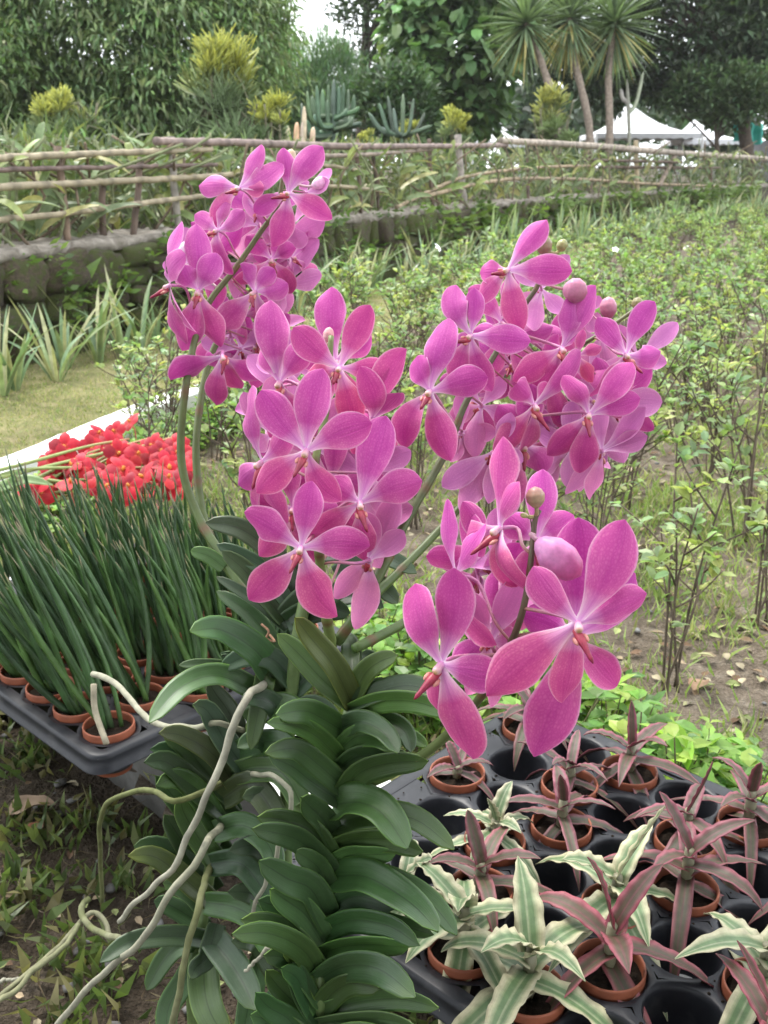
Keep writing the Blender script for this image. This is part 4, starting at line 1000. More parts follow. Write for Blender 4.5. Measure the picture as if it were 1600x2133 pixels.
# ================================================================== TRAYS AND POTS
PITCHU, ROWV, RHOLE = .080, .078, .0375
def tray(label, u0, u1, v0, v1, rows, zr, group=None, hole=RHOLE):
    """rows: list of (v, [u ...]); a moulded plastic sheet with open cups"""
    t = thing('plant_tray', label, 'tray', 'black plant trays', uvz((u0 + u1) / 2, (v0 + v1) / 2, zr)); b = np.array(t.location)
    K = 24; a = np.linspace(0, 2 * pi, K, endpoint=False); mb = MB(); cups = MB()
    hu, hv = PITCHU / 2, ROWV
    hexc = np.array([(hu, hv / 3), (0, hv * 2 / 3), (-hu, hv / 3), (-hu, -hv / 3), (0, -hv * 2 / 3), (hu, -hv / 3)])
    def hexpt(th):
        d = np.array([math.cos(th), math.sin(th)]); best = 9
        for i in range(6):
            p, q = hexc[i], hexc[(i + 1) % 6]; e = q - p; den = d[0] * e[1] - d[1] * e[0]
            if abs(den) > 1e-9:
                r = (p[0] * e[1] - p[1] * e[0]) / den; w = (p[0] * d[1] - p[1] * d[0]) / den
                if r > 0 and -1e-6 <= w <= 1 + 1e-6: best = min(best, r)
        return d * best
    HX = np.array([hexpt(x) for x in a])
    for v, us in rows:
        for u in us:
            hx = HX + [u, v]; hx[:, 0] = np.clip(hx[:, 0], u0 + .004, u1 - .004); hx[:, 1] = np.clip(hx[:, 1], v0 + .004, v1 - .004)
            ring = [(hx, 0.0)] + [(np.c_[np.cos(a), np.sin(a)] * hole * f + [u, v], z) for f, z in ((1.04, 0.0), (.99, -.0025), (.965, -.008), (.80, -.052), (.72, -.056), (.0005, -.056))]
            V = np.vstack([np.array([uvz(p[0], p[1], zr + z) for p in pp]) for pp, z in ring]) - b
            mb.add(V, gridF(len(ring), K, True))
        # plain web at the row ends
        for ua, ub in ((u0, min(us) - hu + .001), (max(us) + hu - .001, u1)):
            if ub - ua > .004:
                V = np.array([uvz(x, y, zr - .0015) for x, y in ((ua, v - hv / 2), (ub, v - hv / 2), (ub, v + hv / 2), (ua, v + hv / 2))]) - b; mb.add(V, np.array([[0, 1, 2, 3]]))
    obj('tray_sheet', mb.mesh('tray_sheet', M['tray']), t)
    # soil spilled on the sheet when the pots were set in
    cr = MB(); hc = np.array([(u, v) for v, us in rows for u in us]); kk = 0
    while kk < 260:
        u, v = rng.uniform(u0 + .01, u1 - .01), rng.uniform(v0 + .01, v1 - .01)
        if np.min(np.hypot(hc[:, 0] - u, hc[:, 1] - v)) < hole * 1.08: continue
        q = rng.uniform(.0007, .0024); V, F = lathe([(.0002, .6), (.7, .4), (1, 0), (.7, -.4)], 5); V = V * q * A(1, rng.uniform(.6, 1.3), .8); cr.add(V + uvz(u, v, zr + q * .2) - b, F); kk += 1
    sp_ = obj('spilled_soil', cr.mesh('spilled_soil', M['peat']), t); sp_['kind'] = 'stuff'
    # rolled rim
    cor = [(u0, v0), (u1, v0), (u1, v1), (u0, v1)]; path = []
    R = .022
    for (cx, cy), st in zip([(u0 + R, v0 + R), (u1 - R, v0 + R), (u1 - R, v1 - R), (u0 + R, v1 - R)], (pi, 1.5 * pi, 0, .5 * pi)):
        for k in range(7): th = st + k / 6 * pi / 2; path.append((cx, cy, math.cos(th), math.sin(th)))
    sec = [(-.016, -.001), (0, .001), (.004, -.001), (.005, -.006), (.005, -.020), (.009, -.022), (.0095, -.025)]
    V = np.array([[uvz(cx + (R + o_) * ca, cy + (R + o_) * sa, zr + z) for o_, z in sec] for cx, cy, ca, sa in path + path[:1]]) - b
    obj('rim', mesh('rim', V.reshape(-1, 3), gridF(len(path) + 1, len(sec)), mats=(M['tray'],)), t)
    if True:                                                              # flat edge strip just under the sheet
        s2 = [(u0 + .002, v0 + .002, u1 - .002, min(r[0] for r in rows) - hv / 2 + .003), (u0 + .002, max(r[0] for r in rows) + hv / 2 - .003, u1 - .002, v1 - .002)]
        e = MB()
        for x0, y0, x1, y1 in s2:
            if y1 > y0: e.add(np.array([uvz(x, y, zr - .003) for x, y in ((x0, y0), (x1, y0), (x1, y1), (x0, y1))]) - b, np.array([[0, 1, 2, 3]]))
        if e.V: obj('edge_strip', e.mesh('edge_strip', M['tray'], False), t)
    return t
ZR = .252
rrows = [(1.035 - ROWV * k, [(-.700 if k % 2 == 0 else -.660) + PITCHU * j for j in range(9 if k % 2 == 0 else 8)]) for k in range(6)]
tray('black moulded tray of small bromeliad pots in the lower right', -.752, -.006, .592, 1.092, rrows, ZR)
lrows = [(.632 + ROWV * k, [(-1.128 if k % 2 == 0 else -1.168) - PITCHU * j for j in range(7 if k % 2 == 0 else 6)]) for k in range(6)]
tray('black moulded tray crowded with pots of spear-leaved plants at left', -1.735, -1.075, .580, 1.080, lrows, ZR)

def pot_meshes():
    r, h = .0345, .058
    pr = [(.025, -h + .012), (.0262, -h), (r * .80, -h + .001), (r * .95, -.006), (r * 1.01, -.005), (r * 1.045, .0), (r * 1.045, .011), (r * 1.03, .013), (r * .985, .0128), (r * .96, .010), (r * .94, -.012)]
    V, F = lathe(pr[1:], 28); pot = mesh('pot', V, F, col=(.24, .072, .036), mats=(M['terracotta'],))
    k = 18; rr = np.linspace(0.0005, r * .945, 6); a = np.linspace(0, 2 * pi, k, endpoint=False)
    V = np.array([[q * math.cos(t), q * math.sin(t), -.004 + .004 * wob(q * 300 * math.cos(t), q * 300 * math.sin(t), .05) + rng.normal(0, .0012)] for q in rr for t in a])
    soil = mesh('potting_soil', V, gridF(6, k, True), mats=(M['peat'],)); return pot, soil
POT, PSOIL = pot_meshes()

# ---- spear-leaved snake plants in the left tray
def spear(base, tip, bend, r, c):
    n = 12; s = np.linspace(0, 1, n); C = base + np.outer(s, tip - base) + np.outer(s * s - s, bend)
    rr = r * prof(s, [0, .08, .35, .75, .93, 1], [.85, 1, 1, .62, .28, .05]); V, F, uv = tube(C, rr, 7)
    band = 1 + .22 * np.sin(np.arange(n) * 2.1 + rng.uniform(0, 6)); cc = np.asarray(c)[None] * band[:, None] * np.linspace(.95, .9, n)[:, None]
    cc[-1] = (.22, .16, .09); cc = np.vstack([np.repeat(cc, 7, 0), cc[0], cc[-1]]); return mesh('leaf', V, F, uv, cc, mats=(M['spear'],))
for ri, (v, us) in enumerate(lrows):
    for ui, u in enumerate(us):
        b = uvz(u, v, ZR - .003)
        front = ri == 0 or ui == 0
        if ri == 0 and ui == 0: lab = 'front corner pot with a few sparse spear leaves and a pale dead root'
        elif ui == 0: lab = ['', 'second spear-plant pot from the tray front corner along its right edge', 'third spear-plant pot along the right tray edge', 'fourth spear-plant pot along the right tray edge', 'fifth spear-plant pot along the right tray edge', 'farthest spear-plant pot along the right tray edge'][ri]
        else: lab = 'spear-leaved pot in left tray, ' + ORD(ri) + ' row from soil side, ' + ORD(ui) + ' from orchid end'
        t = thing('potted_snake_plant', lab, 'potted plant', 'snake plants in the left tray', b)
        obj('pot', POT, t); obj('potting_soil', PSOIL, t, (0, 0, .006))
        n = rng.integers(10, 15) if not (ri == 0 and ui == 0) else 6
        # pots by the front lean out to the left, those farther back stand upright
        lean_l = (.50, .36, .22, .12, .07, .04)[ri]; lean_l *= (1 if ui < 4 else .8)
        for k in range(n):
            az = rng.uniform(0, 2 * pi); q = rng.uniform(.004, .018); bb = A(math.cos(az) * q, math.sin(az) * q, -.002)
            L = rng.uniform(.21, .34) * (1., .97, .88, .80, .72, .66)[ri]; dr = nrm(A(-lean_l * rng.uniform(.5, 1.35) + rng.normal(0, .07), rng.normal(.03, .10), 1))
            bend = (A(-1, 0, -.2) * rng.uniform(-.05, .08) + rdir(1)[0] * .03)
            c = np.asarray(random.choice([(.044, .092, .032), (.060, .125, .036), (.040, .078, .034), (.076, .15, .038), (.055, .10, .042)])) * rng.uniform(.8, 1.2)
            obj('leaf', spear(bb, bb + dr * L, bend, rng.uniform(.0034, .0054), c), t)
        if ri == 0 and ui == 0:
            C = spline([P(195, 1425, 1.33), P(198, 1480, 1.33), P(222, 1550, 1.31)], 10) - b; V, F, uv = tube(C, .0042, 7); obj('dead_root', mesh('dead_root', V, F, uv, (.28, .25, .18), mats=(M['root'],)), t)

# ---- bromeliads in the right tray
def mat_brom(name, centre, mid, edge, toothed=True):
    m, nt, b, nn, ln = newmat(name); uv = nn('ShaderNodeUVMap'); sx = nn('ShaderNodeSeparateXYZ'); ln(uv.outputs[0], sx.inputs[0])
    sb = nn('ShaderNodeMath'); sb.operation = 'SUBTRACT'; ln(sx.outputs[0], sb.inputs[0]); sb.inputs[1].default_value = .5
    ab = nn('ShaderNodeMath'); ab.operation = 'ABSOLUTE'; ln(sb.outputs[0], ab.inputs[0])
    mp = nn('ShaderNodeMapping'); mp.inputs['Scale'].default_value = (22, 1.0, 1); ln(uv.outputs[0], mp.inputs['Vector']); nv = noise(nt, 1, 3, mp.outputs[0])
    ad = nn('ShaderNodeMath'); ad.operation = 'MULTIPLY_ADD'; ln(nv.outputs['Fac'], ad.inputs[0]); ad.inputs[1].default_value = .16; 
    s2 = nn('ShaderNodeMath'); s2.operation = 'SUBTRACT'; ln(ab.outputs[0], s2.inputs[0]); s2.inputs[1].default_value = .08; ln(s2.outputs[0], ad.inputs[2])
    r = ramp(nt, [(0, centre[0]), (.07, centre[1]), (.17, centre[2]), (.27, mid), (.40, edge), (.5, edge)]); ln(ad.outputs[0], r.inputs[0])
    c = nn('ShaderNodeVertexColor'); c.layer_name = 'Col'
    col = mixc(nt, 1, r.outputs['Color'], c.outputs['Color'], 'MULTIPLY')
    tc = nn('ShaderNodeTexCoord'); n2 = noise(nt, 140, 4, tc.outputs['Object']); r2 = ramp(nt, [(.3, (.8,) * 3), (.7, (1.15,) * 3)]); ln(n2.outputs['Fac'], r2.inputs[0])
    col = mixc(nt, 1, col, r2.outputs['Color'], 'MULTIPLY')
    ln(col, b.inputs['Base Color']); b.inputs['Roughness'].default_value = .5; bump(nt, nv.outputs['Fac'], .3, .002, b); translucent(nt, b, col, .15); return m
M['brom_white'] = mat_brom('white_striped_bromeliad', [(.25, .29, .17), (.105, .17, .072), (.10, .165, .07)], (.25, .285, .16), (.45, .42, .28))
M['brom_red'] = mat_brom('purple_striped_bromeliad', [(.11, .045, .048), (.072, .055, .034), (.068, .062, .036)], (.115, .06, .055), (.24, .07, .10))
def brom(cell, kind, label, R, n, lift=.03, up=None, seed=0, tint=(1, 1, 1), wide=1.):
    r_ = np.random.default_rng(seed); b = uvz(*cell, ZR - .004)
    R = R * 1.06; wide = wide * .92
    t = thing('potted_bromeliad', label, 'potted plant', 'bromeliads in the right tray', b)
    obj('pot', POT, t); obj('potting_soil', PSOIL, t, (0, 0, .006))
    m = M['brom_white'] if kind == 'w' else M['brom_red']; az0 = r_.uniform(0, 6.28)
    V, F, uv = tube(np.array([[0, 0, -.002], [0, 0, lift * .6], [0, 0, lift]]), [.006, .007, .005], 7); obj('stem', mesh('stem', V, F, uv, (.20, .19, .12), mats=(M['stalk'],)), t)
    for k in range(n):
        f = k / (n - 1); az = az0 + k * 2.4 + r_.normal(0, .15); el = lerp(-.05, .95, f ** 1.3) + r_.normal(0, .14); L = R * lerp(1.0, .72, f) * r_.uniform(.85, 1.15)
        if up and k == n - 1: el, L = r_.uniform(1.1, 1.35), R * up
        s = np.linspace(0, 1, 26); h = A(math.cos(az), math.sin(az), 0); arch = lerp(.62, .35, f) * (0.45 if up and k == n - 1 else 1) * r_.uniform(.7, 1.3)
        C = A(0, 0, lerp(lift * .25, lift, f)) + np.outer(s, h * math.cos(el) + A(0, 0, math.sin(el))) * L + np.outer(s ** 2.2, A(0, 0, -1) * L * arch) + np.outer(s ** 3, h * L * .08 * r_.normal())
        w = (.0105 if kind == 'w' else .0088) * wide * prof(s, [0, .1, .35, .62, .86, 1], [.85, .92, 1, .84, .42, .02]) * R / .095 * (.8 if up and k == n - 1 else 1) * r_.uniform(.85, 1.1)
        nh = A(0, 0, 1) * math.cos(el) - h * math.sin(el) + A(0, 0, .15)
        V, F, uv = strip(C, w, nh, .28, 7, twist=r_.normal(0, .25), wave=(.15 if kind == 'w' else .09), wavef=r_.uniform(4, 6), ph=r_.uniform(0, 6), thick=.0012)
        g = np.asarray(tint) * r_.uniform(.8, 1.15); lo = lerp(np.asarray((.75, 1.0, .75)), np.asarray((1, 1, 1)), f) if kind == 'r' else np.asarray((1, 1, 1))
        obj('leaf', mesh('leaf', V, F, uv, g * lo, mats=(m,)), t)
R0 = lambda k, j: (rrows[k][1][j], rrows[k][0])
brom(R0(2, 0), 'r', 'small purple bromeliad in the pot at the left rim of the tray', .075, 7, .02, None, 3, (1.0, .95, .95))
brom(R0(0, 0), 'r', 'purple-grey bromeliad in the pot at the far corner of the tray', .10, 10, .045, None, 4, (.95, 1.0, .9))
brom(R0(0, 2), 'r', 'tall purple bromeliad in the third pot along the far rim', .105, 10, .05, .6, 5, (1.1, 1, 1))
brom(R0(1, 1), 'r', 'purple bromeliad with drooping leaf tips behind the centre of the tray', .09, 9, .04, None, 6)
brom(R0(2, 1 + 1), 'r', 'dusky purple bromeliad right of the pale rosette', .10, 9, .045, .55, 7, (1.05, 1, 1))
brom(R0(0, 4), 'r', 'purple bromeliad by the far rim at the right edge of the picture', .10, 10, .055, .6, 8, (1.1, 1, 1))
brom(R0(1, 3), 'r', 'purple bromeliad with one long upright leaf, right of the empty cups', .10, 9, .05, .85, 9, (1.12, 1, 1))
brom(R0(2, 4), 'r', 'plum bromeliad in the pot nearest the right-hand empty cups', .115, 10, .06, None, 10, (1.15, .95, .95))
brom(R0(3, 1), 'w', 'small cream-striped bromeliad rosette near the left rim', .085, 10, .04, .5, 11)
brom(R0(4, 2), 'r', 'pink-edged green bromeliad left of the big cream one', .10, 9, .045, None, 12, (1.15, 1.15, 1.0))
brom(R0(3, 3), 'w', 'large cream-striped bromeliad with one tall upright leaf', .115, 9, .05, 1.05, 13, (1.08, 1.08, 1.05), 1.1)
brom(R0(4, 4), 'r', 'large wine-red bromeliad in front of the big cream one', .115, 8, .06, .8, 14, (1.35, 1, 1), 1.15)
brom(R0(5, 2), 'w', 'cream-striped bromeliad leaning over the near left tray corner', .12, 9, .06, None, 15, (1.05, 1.05, 1), 1.1)
brom(R0(5, 3), 'w', 'cream-striped bromeliad at the bottom edge of the picture', .12, 9, .06, None, 16, (1.05, 1.05, 1), 1.1)
brom(R0(3, 5), 'w', 'large cream-striped bromeliad by the right edge of the picture', .125, 9, .06, .8, 17, (1.05, 1.05, 1.02), 1.1)
brom(R0(4, 6), 'r', 'upright wine-red bromeliad in the bottom right corner', .11, 9, .06, .75, 18, (1.3, .95, .95))
brom(R0(1, 5), 'r', 'wine-red bromeliad cut off by the right edge of the picture', .095, 9, .045, None, 19, (1.2, .95, .95))
brom(R0(5, 1), 'w', 'pale bromeliad half hidden behind the orchid leaves', .10, 8, .05, None, 20)

# ================================================================== RED ORCHID BUNCH
bun = thing('red_orchid_bunch', 'bunch of cut red orchids lying behind the spear-leaved plants', 'orchids', None, P(250, 980, 2.25) * A(1, 1, 0) + A(0, 0, .16)); bb = np.array(bun.location)
def red_flower_mesh(k):
    mb = MB(); r_ = np.random.default_rng(50 + k)
    for i, (a, l, w) in enumerate(((90, 1, .34), (20, .95, .46), (160, .95, .46), (-50, 1.05, .44), (230, 1.05, .44))):
        th = math.radians(a + r_.normal(0, 6)); v = A(math.cos(th), math.sin(th), 0); n = 7; s = np.linspace(0, 1, n)
        C = np.outer(s, v) * .025 * l + np.outer(np.sin(s * pi * .9), A(0, 0, .003)) - np.outer(s ** 2, A(0, 0, .004 * r_.uniform(.2, 1.8)))
        V, F, uv = strip(C, .025 * w * prof(s, [0, .25, .6, .85, 1], [.2, .6, 1, .75, .1]), A(0, 0, 1), -.15, 5); mb.add(V, F, uv, vary((.40, .008, .024) if i < 3 else (.46, .014, .024), 1, .2, .1)[0])
    V, F, uv = ellipsoid((0, 0, .004), (0, .2, 1), .010, .003, 6, 5); mb.add(V, F, uv, (.8, .35, .06))
    V, F, uv = tube(spline([A(0, 0, 0), A(0, -.006, -.02), A(0, -.02, -.035)], 5), .0014, 5); mb.add(V, F, uv, (.75, .25, .2)); return mb.mesh('flower', M['red_petal'])
RF = [red_flower_mesh(k) for k in range(5)]
outl = np.array([(95, 960), (130, 925), (190, 905), (240, 892), (262, 872), (290, 890), (300, 925), (350, 915), (400, 930), (405, 975), (370, 1010), (330, 1030), (290, 1050), (200, 1035), (120, 1015), (70, 1035), (60, 1010), (100, 990)])
k = 0
while k < 78:
    x, y = rng.uniform(50, 410), rng.uniform(870, 1055)
    if not inpoly(x, y, outl): continue
    d = lerp(2.62, 2.12, (y - 870) / 185) + rng.uniform(-.06, .06); o = obj('flower', RF[rng.integers(5)], bun, P(x, y, d) - bb)
    v = Vector(nrm(A(rng.normal(0, .55), -.55 + rng.normal(0, .4), .75 + rng.normal(0, .3)))); o.rotation_mode = 'QUATERNION'; o.rotation_quaternion = v.to_track_quat('Z', 'Y'); s_ = rng.uniform(1.2, 1.75); o.scale = (s_,) * 3; k += 1
for i in range(16):
    y0 = rng.uniform(960, 1080); x1, y1 = rng.uniform(140, 390), rng.uniform(900, 1030); d1 = lerp(2.6, 2.15, (y1 - 870) / 185)
    C = spline([P(-60, y0 + 30, 2.25), P(60, y0, 2.25), P(lerp(60, x1, .6), lerp(y0, y1, .7), (2.25 + d1) / 2 + .02), P(x1, y1, d1 + .03)], 16) - bb
    V, F, uv = tube(C, np.linspace(.0055, .0025, 16), 6); c = np.outer(np.ones(16), (.24, .30, .10)); c[9:] = lerp(A(.24, .30, .10), A(.45, .22, .12), np.linspace(0, 1, 7)[:, None]); c = np.vstack([np.repeat(c, 6, 0), c[0], c[-1]]); obj('stalk', mesh('stalk', V, F, uv, c, mats=(M['stalk'],)), bun)
for pts, w, c in (([(-40, 1130), (20, 1010), (45, 975)], 12, (.14, .24, .07)), ([(-60, 1070), (10, 1045), (60, 1055)], 20, (.28, .34, .12)), ([(-60, 1170), (10, 1130), (25, 1095)], 26, (.34, .42, .16)), ([(-40, 1140), (0, 1110), (20, 1040)], 14, (.26, .34, .12)), ([(-30, 1030), (50, 1000), (110, 1010)], 13, (.22, .32, .13))):
    C = spline([P(x, y, 2.1) for x, y in pts], 10) - bb; s_ = np.linspace(0, 1, 10); V, F, uv = strip(C, w * 2.1 / FPX * prof(s_, [0, .3, .75, 1], [.8, 1, .8, .1]), cv(0, .5, 1), .3, 5, thick=.001); obj('leaf', mesh('leaf', V, F, uv, c, mats=(M['strap'],)), bun)

# ================================================================== THE PINK ORCHIDS
def plant(label, foot):
    return thing('pink_orchid', label, 'orchid', 'pink orchids', foot)
pA = plant('orchid with long pale aerial roots and the tallest upper-left flower sprays', P(395, 2110, .98) * A(1, 1, 0))
pM = plant('orchid behind the front one, carrying the middle and right pink flower clusters', P(640, 2110, .95) * A(1, 1, 0))
pB = plant('front orchid with stacked leaves and the large lower-right pink flowers', P(668, 2120, .86) * A(1, 1, 0))
def px3(pts, dz=0): return np.array([P(x, y, d + dz) for x, y, d in pts])

def stalk(parent, pts, r0, r1, c0=(.065, .115, .026), c1=(.11, .105, .04), nodes=.075):
    C = spline(px3(pts), 60) - np.array(parent.location); L = np.r_[0, np.cumsum(np.linalg.norm(np.diff(C, axis=0), axis=1))]
    s = L / L[-1]; r = np.interp(s, [0, 1], [r0 * .88, r1]); c = lerp(np.asarray(c0), np.asarray(c1), s[:, None])
    ph = rng.uniform(0, nodes); band = np.abs(((L + ph) % nodes) - .006) < .0028
    r = r * np.where(band, 1.10, 1); c = np.where(band[:, None], A(.12, .07, .03), c)
    V, F, uv = tube(C, r, 10); c = np.vstack([np.repeat(c, 10, 0), c[0], c[-1]])
    obj('flower_stalk', mesh('flower_stalk', V, F, uv, c, mats=(M['stalk'],)), parent); return C + np.array(parent.location)
S1 = stalk(pA, [(567, 1387, .97), (525, 1270, .98), (470, 1170, 1.0), (415, 1080, 1.02), (378, 960, 1.03), (388, 800, 1.03), (425, 650, 1.05), (490, 560, 1.06), (545, 480, 1.06), (578, 430, 1.06), (594, 335, 1.06)], .0064, .0024)
S2 = stalk(pA, [(578, 1340, .98), (505, 1225, 1.0), (440, 1130, 1.03), (413, 1010, 1.05), (411, 890, 1.06), (440, 740, 1.08), (500, 640, 1.09), (560, 560, 1.10), (610, 470, 1.10)], .0060, .0026)
S3 = stalk(pM, [(692, 1345, .90), (678, 1270, .87), (662, 1120, .83), (655, 980, .83), (680, 850, .84), (690, 700, .85)], .0056, .0024, (.17, .23, .07), (.13, .17, .05))
S4 = stalk(pM, [(700, 1340, .90), (745, 1275, .90), (795, 1190, .91), (850, 1080, .93), (930, 940, .95), (970, 840, .96), (1030, 740, .97), (1090, 640, .97), (1122, 590, .97), (1136, 525, .97)], .0056, .0022, (.065, .105, .028), (.085, .065, .04))
S5 = stalk(pM, [(705, 1335, .90), (760, 1262, .92), (830, 1192, .95), (900, 1120, .98), (980, 1030, 1.0), (1065, 900, 1.02), (1160, 760, 1.03), (1258, 690, 1.03), (1330, 640, 1.03)], .0054, .0018)
S6 = stalk(pM, [(738, 1352, .86), (860, 1285, .90), (960, 1195, .95), (1038, 1085, 1.0), (1130, 960, 1.03), (1200, 880, 1.04)], .0052, .0024)
S7 = stalk(pB, [(722, 1648, .86), (800, 1618, .84), (870, 1580, .81), (932, 1530, .78), (1010, 1440, .725), (1060, 1350, .69), (1092, 1260, .67), (1108, 1150, .665), (1114, 1085, .665), (1124, 1062, .665)], .0054, .0018, (.085, .14, .035), (.10, .07, .045), .06)

PROF_P = ([0, .08, .2, .36, .53, .68, .82, .92, .97, 1], [.17, .21, .38, .70, .95, 1.0, .86, .60, .36, .04])
PROF_S = ([0, .08, .2, .38, .55, .68, .82, .92, .97, 1], [.17, .22, .42, .80, 1.0, .97, .74, .46, .26, .03])
NF = [0]
def flower(parent, stk, cx, cy, d, L, n, tips, lip=None, red=.3, wide=1.0, pale=0.0):
    pale = pale * .5 + float(np.random.default_rng(77 + NF[0]).uniform(0, .12)) * (1.2 if d > 1 else .6); red = float(np.clip(red + np.random.default_rng(177 + NF[0]).normal(0, .12), 0, 1))
    NF[0] += 1; r_ = np.random.default_rng(900 + NF[0]); org = np.array(parent.location)
    C0 = P(cx, cy, d); k = d / FPX; nz = np.asarray(n, float); nz = nz / np.linalg.norm(nz); N = cv(*nz)
    # column: the flower's own mesh, petals, lip and pedicel hang on it
    fac = [.98, 1, 1.08, 1.08, 1]
    mag = lerp(A(.47, .055, .315), A(.55, .055, .165), red)
    mag = lerp(mag, A(.66, .28, .60), pale) * r_.uniform(.94, 1.06)
    down = -nrm(cv(*[(tips[0][0] - cx), -(tips[0][1] - cy), 0])) if tips[0] else -UY
    cd = nrm(N * .9 + down * .35)
    s = np.linspace(0, 1, 8); Cc = C0 - N * L * k * .02 + np.outer(s, cd) * L * k * .17
    V, F, uv = tube(Cc, L * k * np.array([.040, .046, .044, .044, .048, .052, .044, .018]), 10)
    cc = np.array([lerp(A(.62, .26, .50), A(.66, .42, .40), t) for t in s]); cc[-1] = (.42, .26, .12); cc = np.vstack([np.repeat(cc, 10, 0), cc[0], cc[-1]])
    fo = obj('flower', mesh('flower', V - C0, F, uv, cc, mats=(M['waxy'],)), parent, C0 - org)
    for i, tip in enumerate(tips):
        if tip is None: continue
        t2 = A(tip[0] - cx, -(tip[1] - cy)); l2 = np.linalg.norm(t2); Lp = max(L * fac[i], l2)
        want = -(t2 @ nz[:2]) / (nz[2] if abs(nz[2]) > .12 else math.copysign(.12, nz[2] if nz[2] else 1))
        lim = math.sqrt(max(Lp * Lp - l2 * l2, (.12 * Lp) ** 2)); tz = float(np.clip(want, -lim, lim))
        vec = cv(t2[0], t2[1], tz) * k; Lm = np.linalg.norm(vec)
        sep = i in (2, 3); nn_ = 15; s = np.linspace(0, 1, nn_); s = 1 - (1 - s) ** 1.25
        bow = r_.normal(.06, .05); rec = r_.normal(-.10 if not sep else -.16, .09); lat = nrm(np.cross(vec, N))
        C = np.outer(s, vec) + np.outer(np.sin(pi * s), N) * Lm * bow + np.outer(s ** 2, N) * Lm * rec + np.outer(np.sin(pi * s), lat) * Lm * r_.normal(0, .05)
        C = C * (1 - .0) + nrm(vec) * L * k * .035
        hw = (.272 if not sep else .248) * wide * max(Lm, L * k * .8) * r_.uniform(.93, 1.05) * (.86 if i == 0 else 1.0)
        V, F, uv = strip(C, hw * smooth_prof(s, *(PROF_S if sep else PROF_P)), N + nrm(vec) * 0, r_.normal(-.26, .16) if not sep else r_.choice([-.3, .28, -.2]) + r_.normal(0, .08), 9, twist=r_.normal(0, .34), wave=.08 + .12 * r_.random(), wavef=r_.uniform(1, 1.8), ph=r_.uniform(0, 6), powr=1.8)
        # strip() lays its normals towards -N for this winding: flip so that the face looks along N
        rd = np.clip(red * .6 + (.35 if sep else 0) + r_.normal(0, .06), 0, 1); colr = lerp(lerp(A(.47, .055, .315), A(.55, .06, .175), rd), A(.66, .28, .60), pale) * r_.uniform(.93, 1.07)
        cc = np.tile(colr, (len(V), 1)); vv = uv[:, 1:2]; cc = cc * (1 + A(.06, .6, .10) * np.clip(1 - vv * 1.6, 0, 1))
        me = mesh('petal', V, F, uv, cc, mats=(M['petal'],)); obj('petal', me, fo)
        # make sure the front of the petal looks the way the flower faces
        if me.polygons[len(me.polygons) // 2].normal.dot(Vector(N)) < 0: me.flip_normals()
    # lip: two pale side lobes and a crimson forward spur-like mid-lobe
    ld = nrm(cv(lip[0] - cx, -(lip[1] - cy), 0) * .75 + N * np.linalg.norm(A(lip[0] - cx, lip[1] - cy)) * .55 * (1 if nz[2] > -.2 else .3)) if lip else nrm(N * .6 + down)
    LL = (max(np.linalg.norm(A(lip[0] - cx, lip[1] - cy)) * k * .98, L * k * .28) if lip else L * k * .32)
    mb = MB(); lb = cd * L * k * .03 + down * L * k * .06; side = nrm(np.cross(ld, N + .01))
    for sg in (-1, 1):
        cen = lb + ld * LL * .30 + side * sg * L * k * .062
        V, F, uv = ellipsoid(cen, ld * .7 + N * .5, L * k * .15, L * k * .030, 7, 6); mb.add(V, F, uv, (.50, .20, .17))
    s = np.linspace(0, 1, 9); Cm = lb + np.outer(s, ld) * LL + np.outer(np.sin(pi * s), N) * L * k * .02 + np.outer(s ** 2, N) * LL * .12
    V, F, uv = tube(Cm, L * k * np.interp(s, [0, .3, .5, .8, .95, 1], [.045, .056, .040, .024, .028, .008]), 8)
    q = np.array([lerp(A(.40, .045, .07), A(.20, .006, .035), min(1, t * 1.8)) for t in s]); mb.add(V, F, uv, np.vstack([np.repeat(q, 8, 0), q[0], q[-1]]))
    obj('lip', mb.mesh('lip', M['waxy']), fo)
    # pedicel back to the stalk
    if stk is not None:
        lo = C0 - cv(0, 1, 0) * L * k * .25; e = stk[np.argmin(np.linalg.norm(stk - lo, axis=1))]
        Cp = spline([C0, C0 - N * L * k * .22 + (e - C0) * .12, lerp(C0, e, .72) + UY * L * k * .02, e], 14) - C0
        V, F, uv = tube(Cp, np.linspace(L * k * .030, L * k * .020, 14), 7); q = np.array([lerp(A(.50, .17, .38), A(.28, .14, .10), t) for t in np.linspace(0, 1, 14)])
        obj('pedicel', mesh('pedicel', V, F, uv, np.vstack([np.repeat(q, 7, 0), q[0], q[-1]]), mats=(M['waxy'],)), fo)

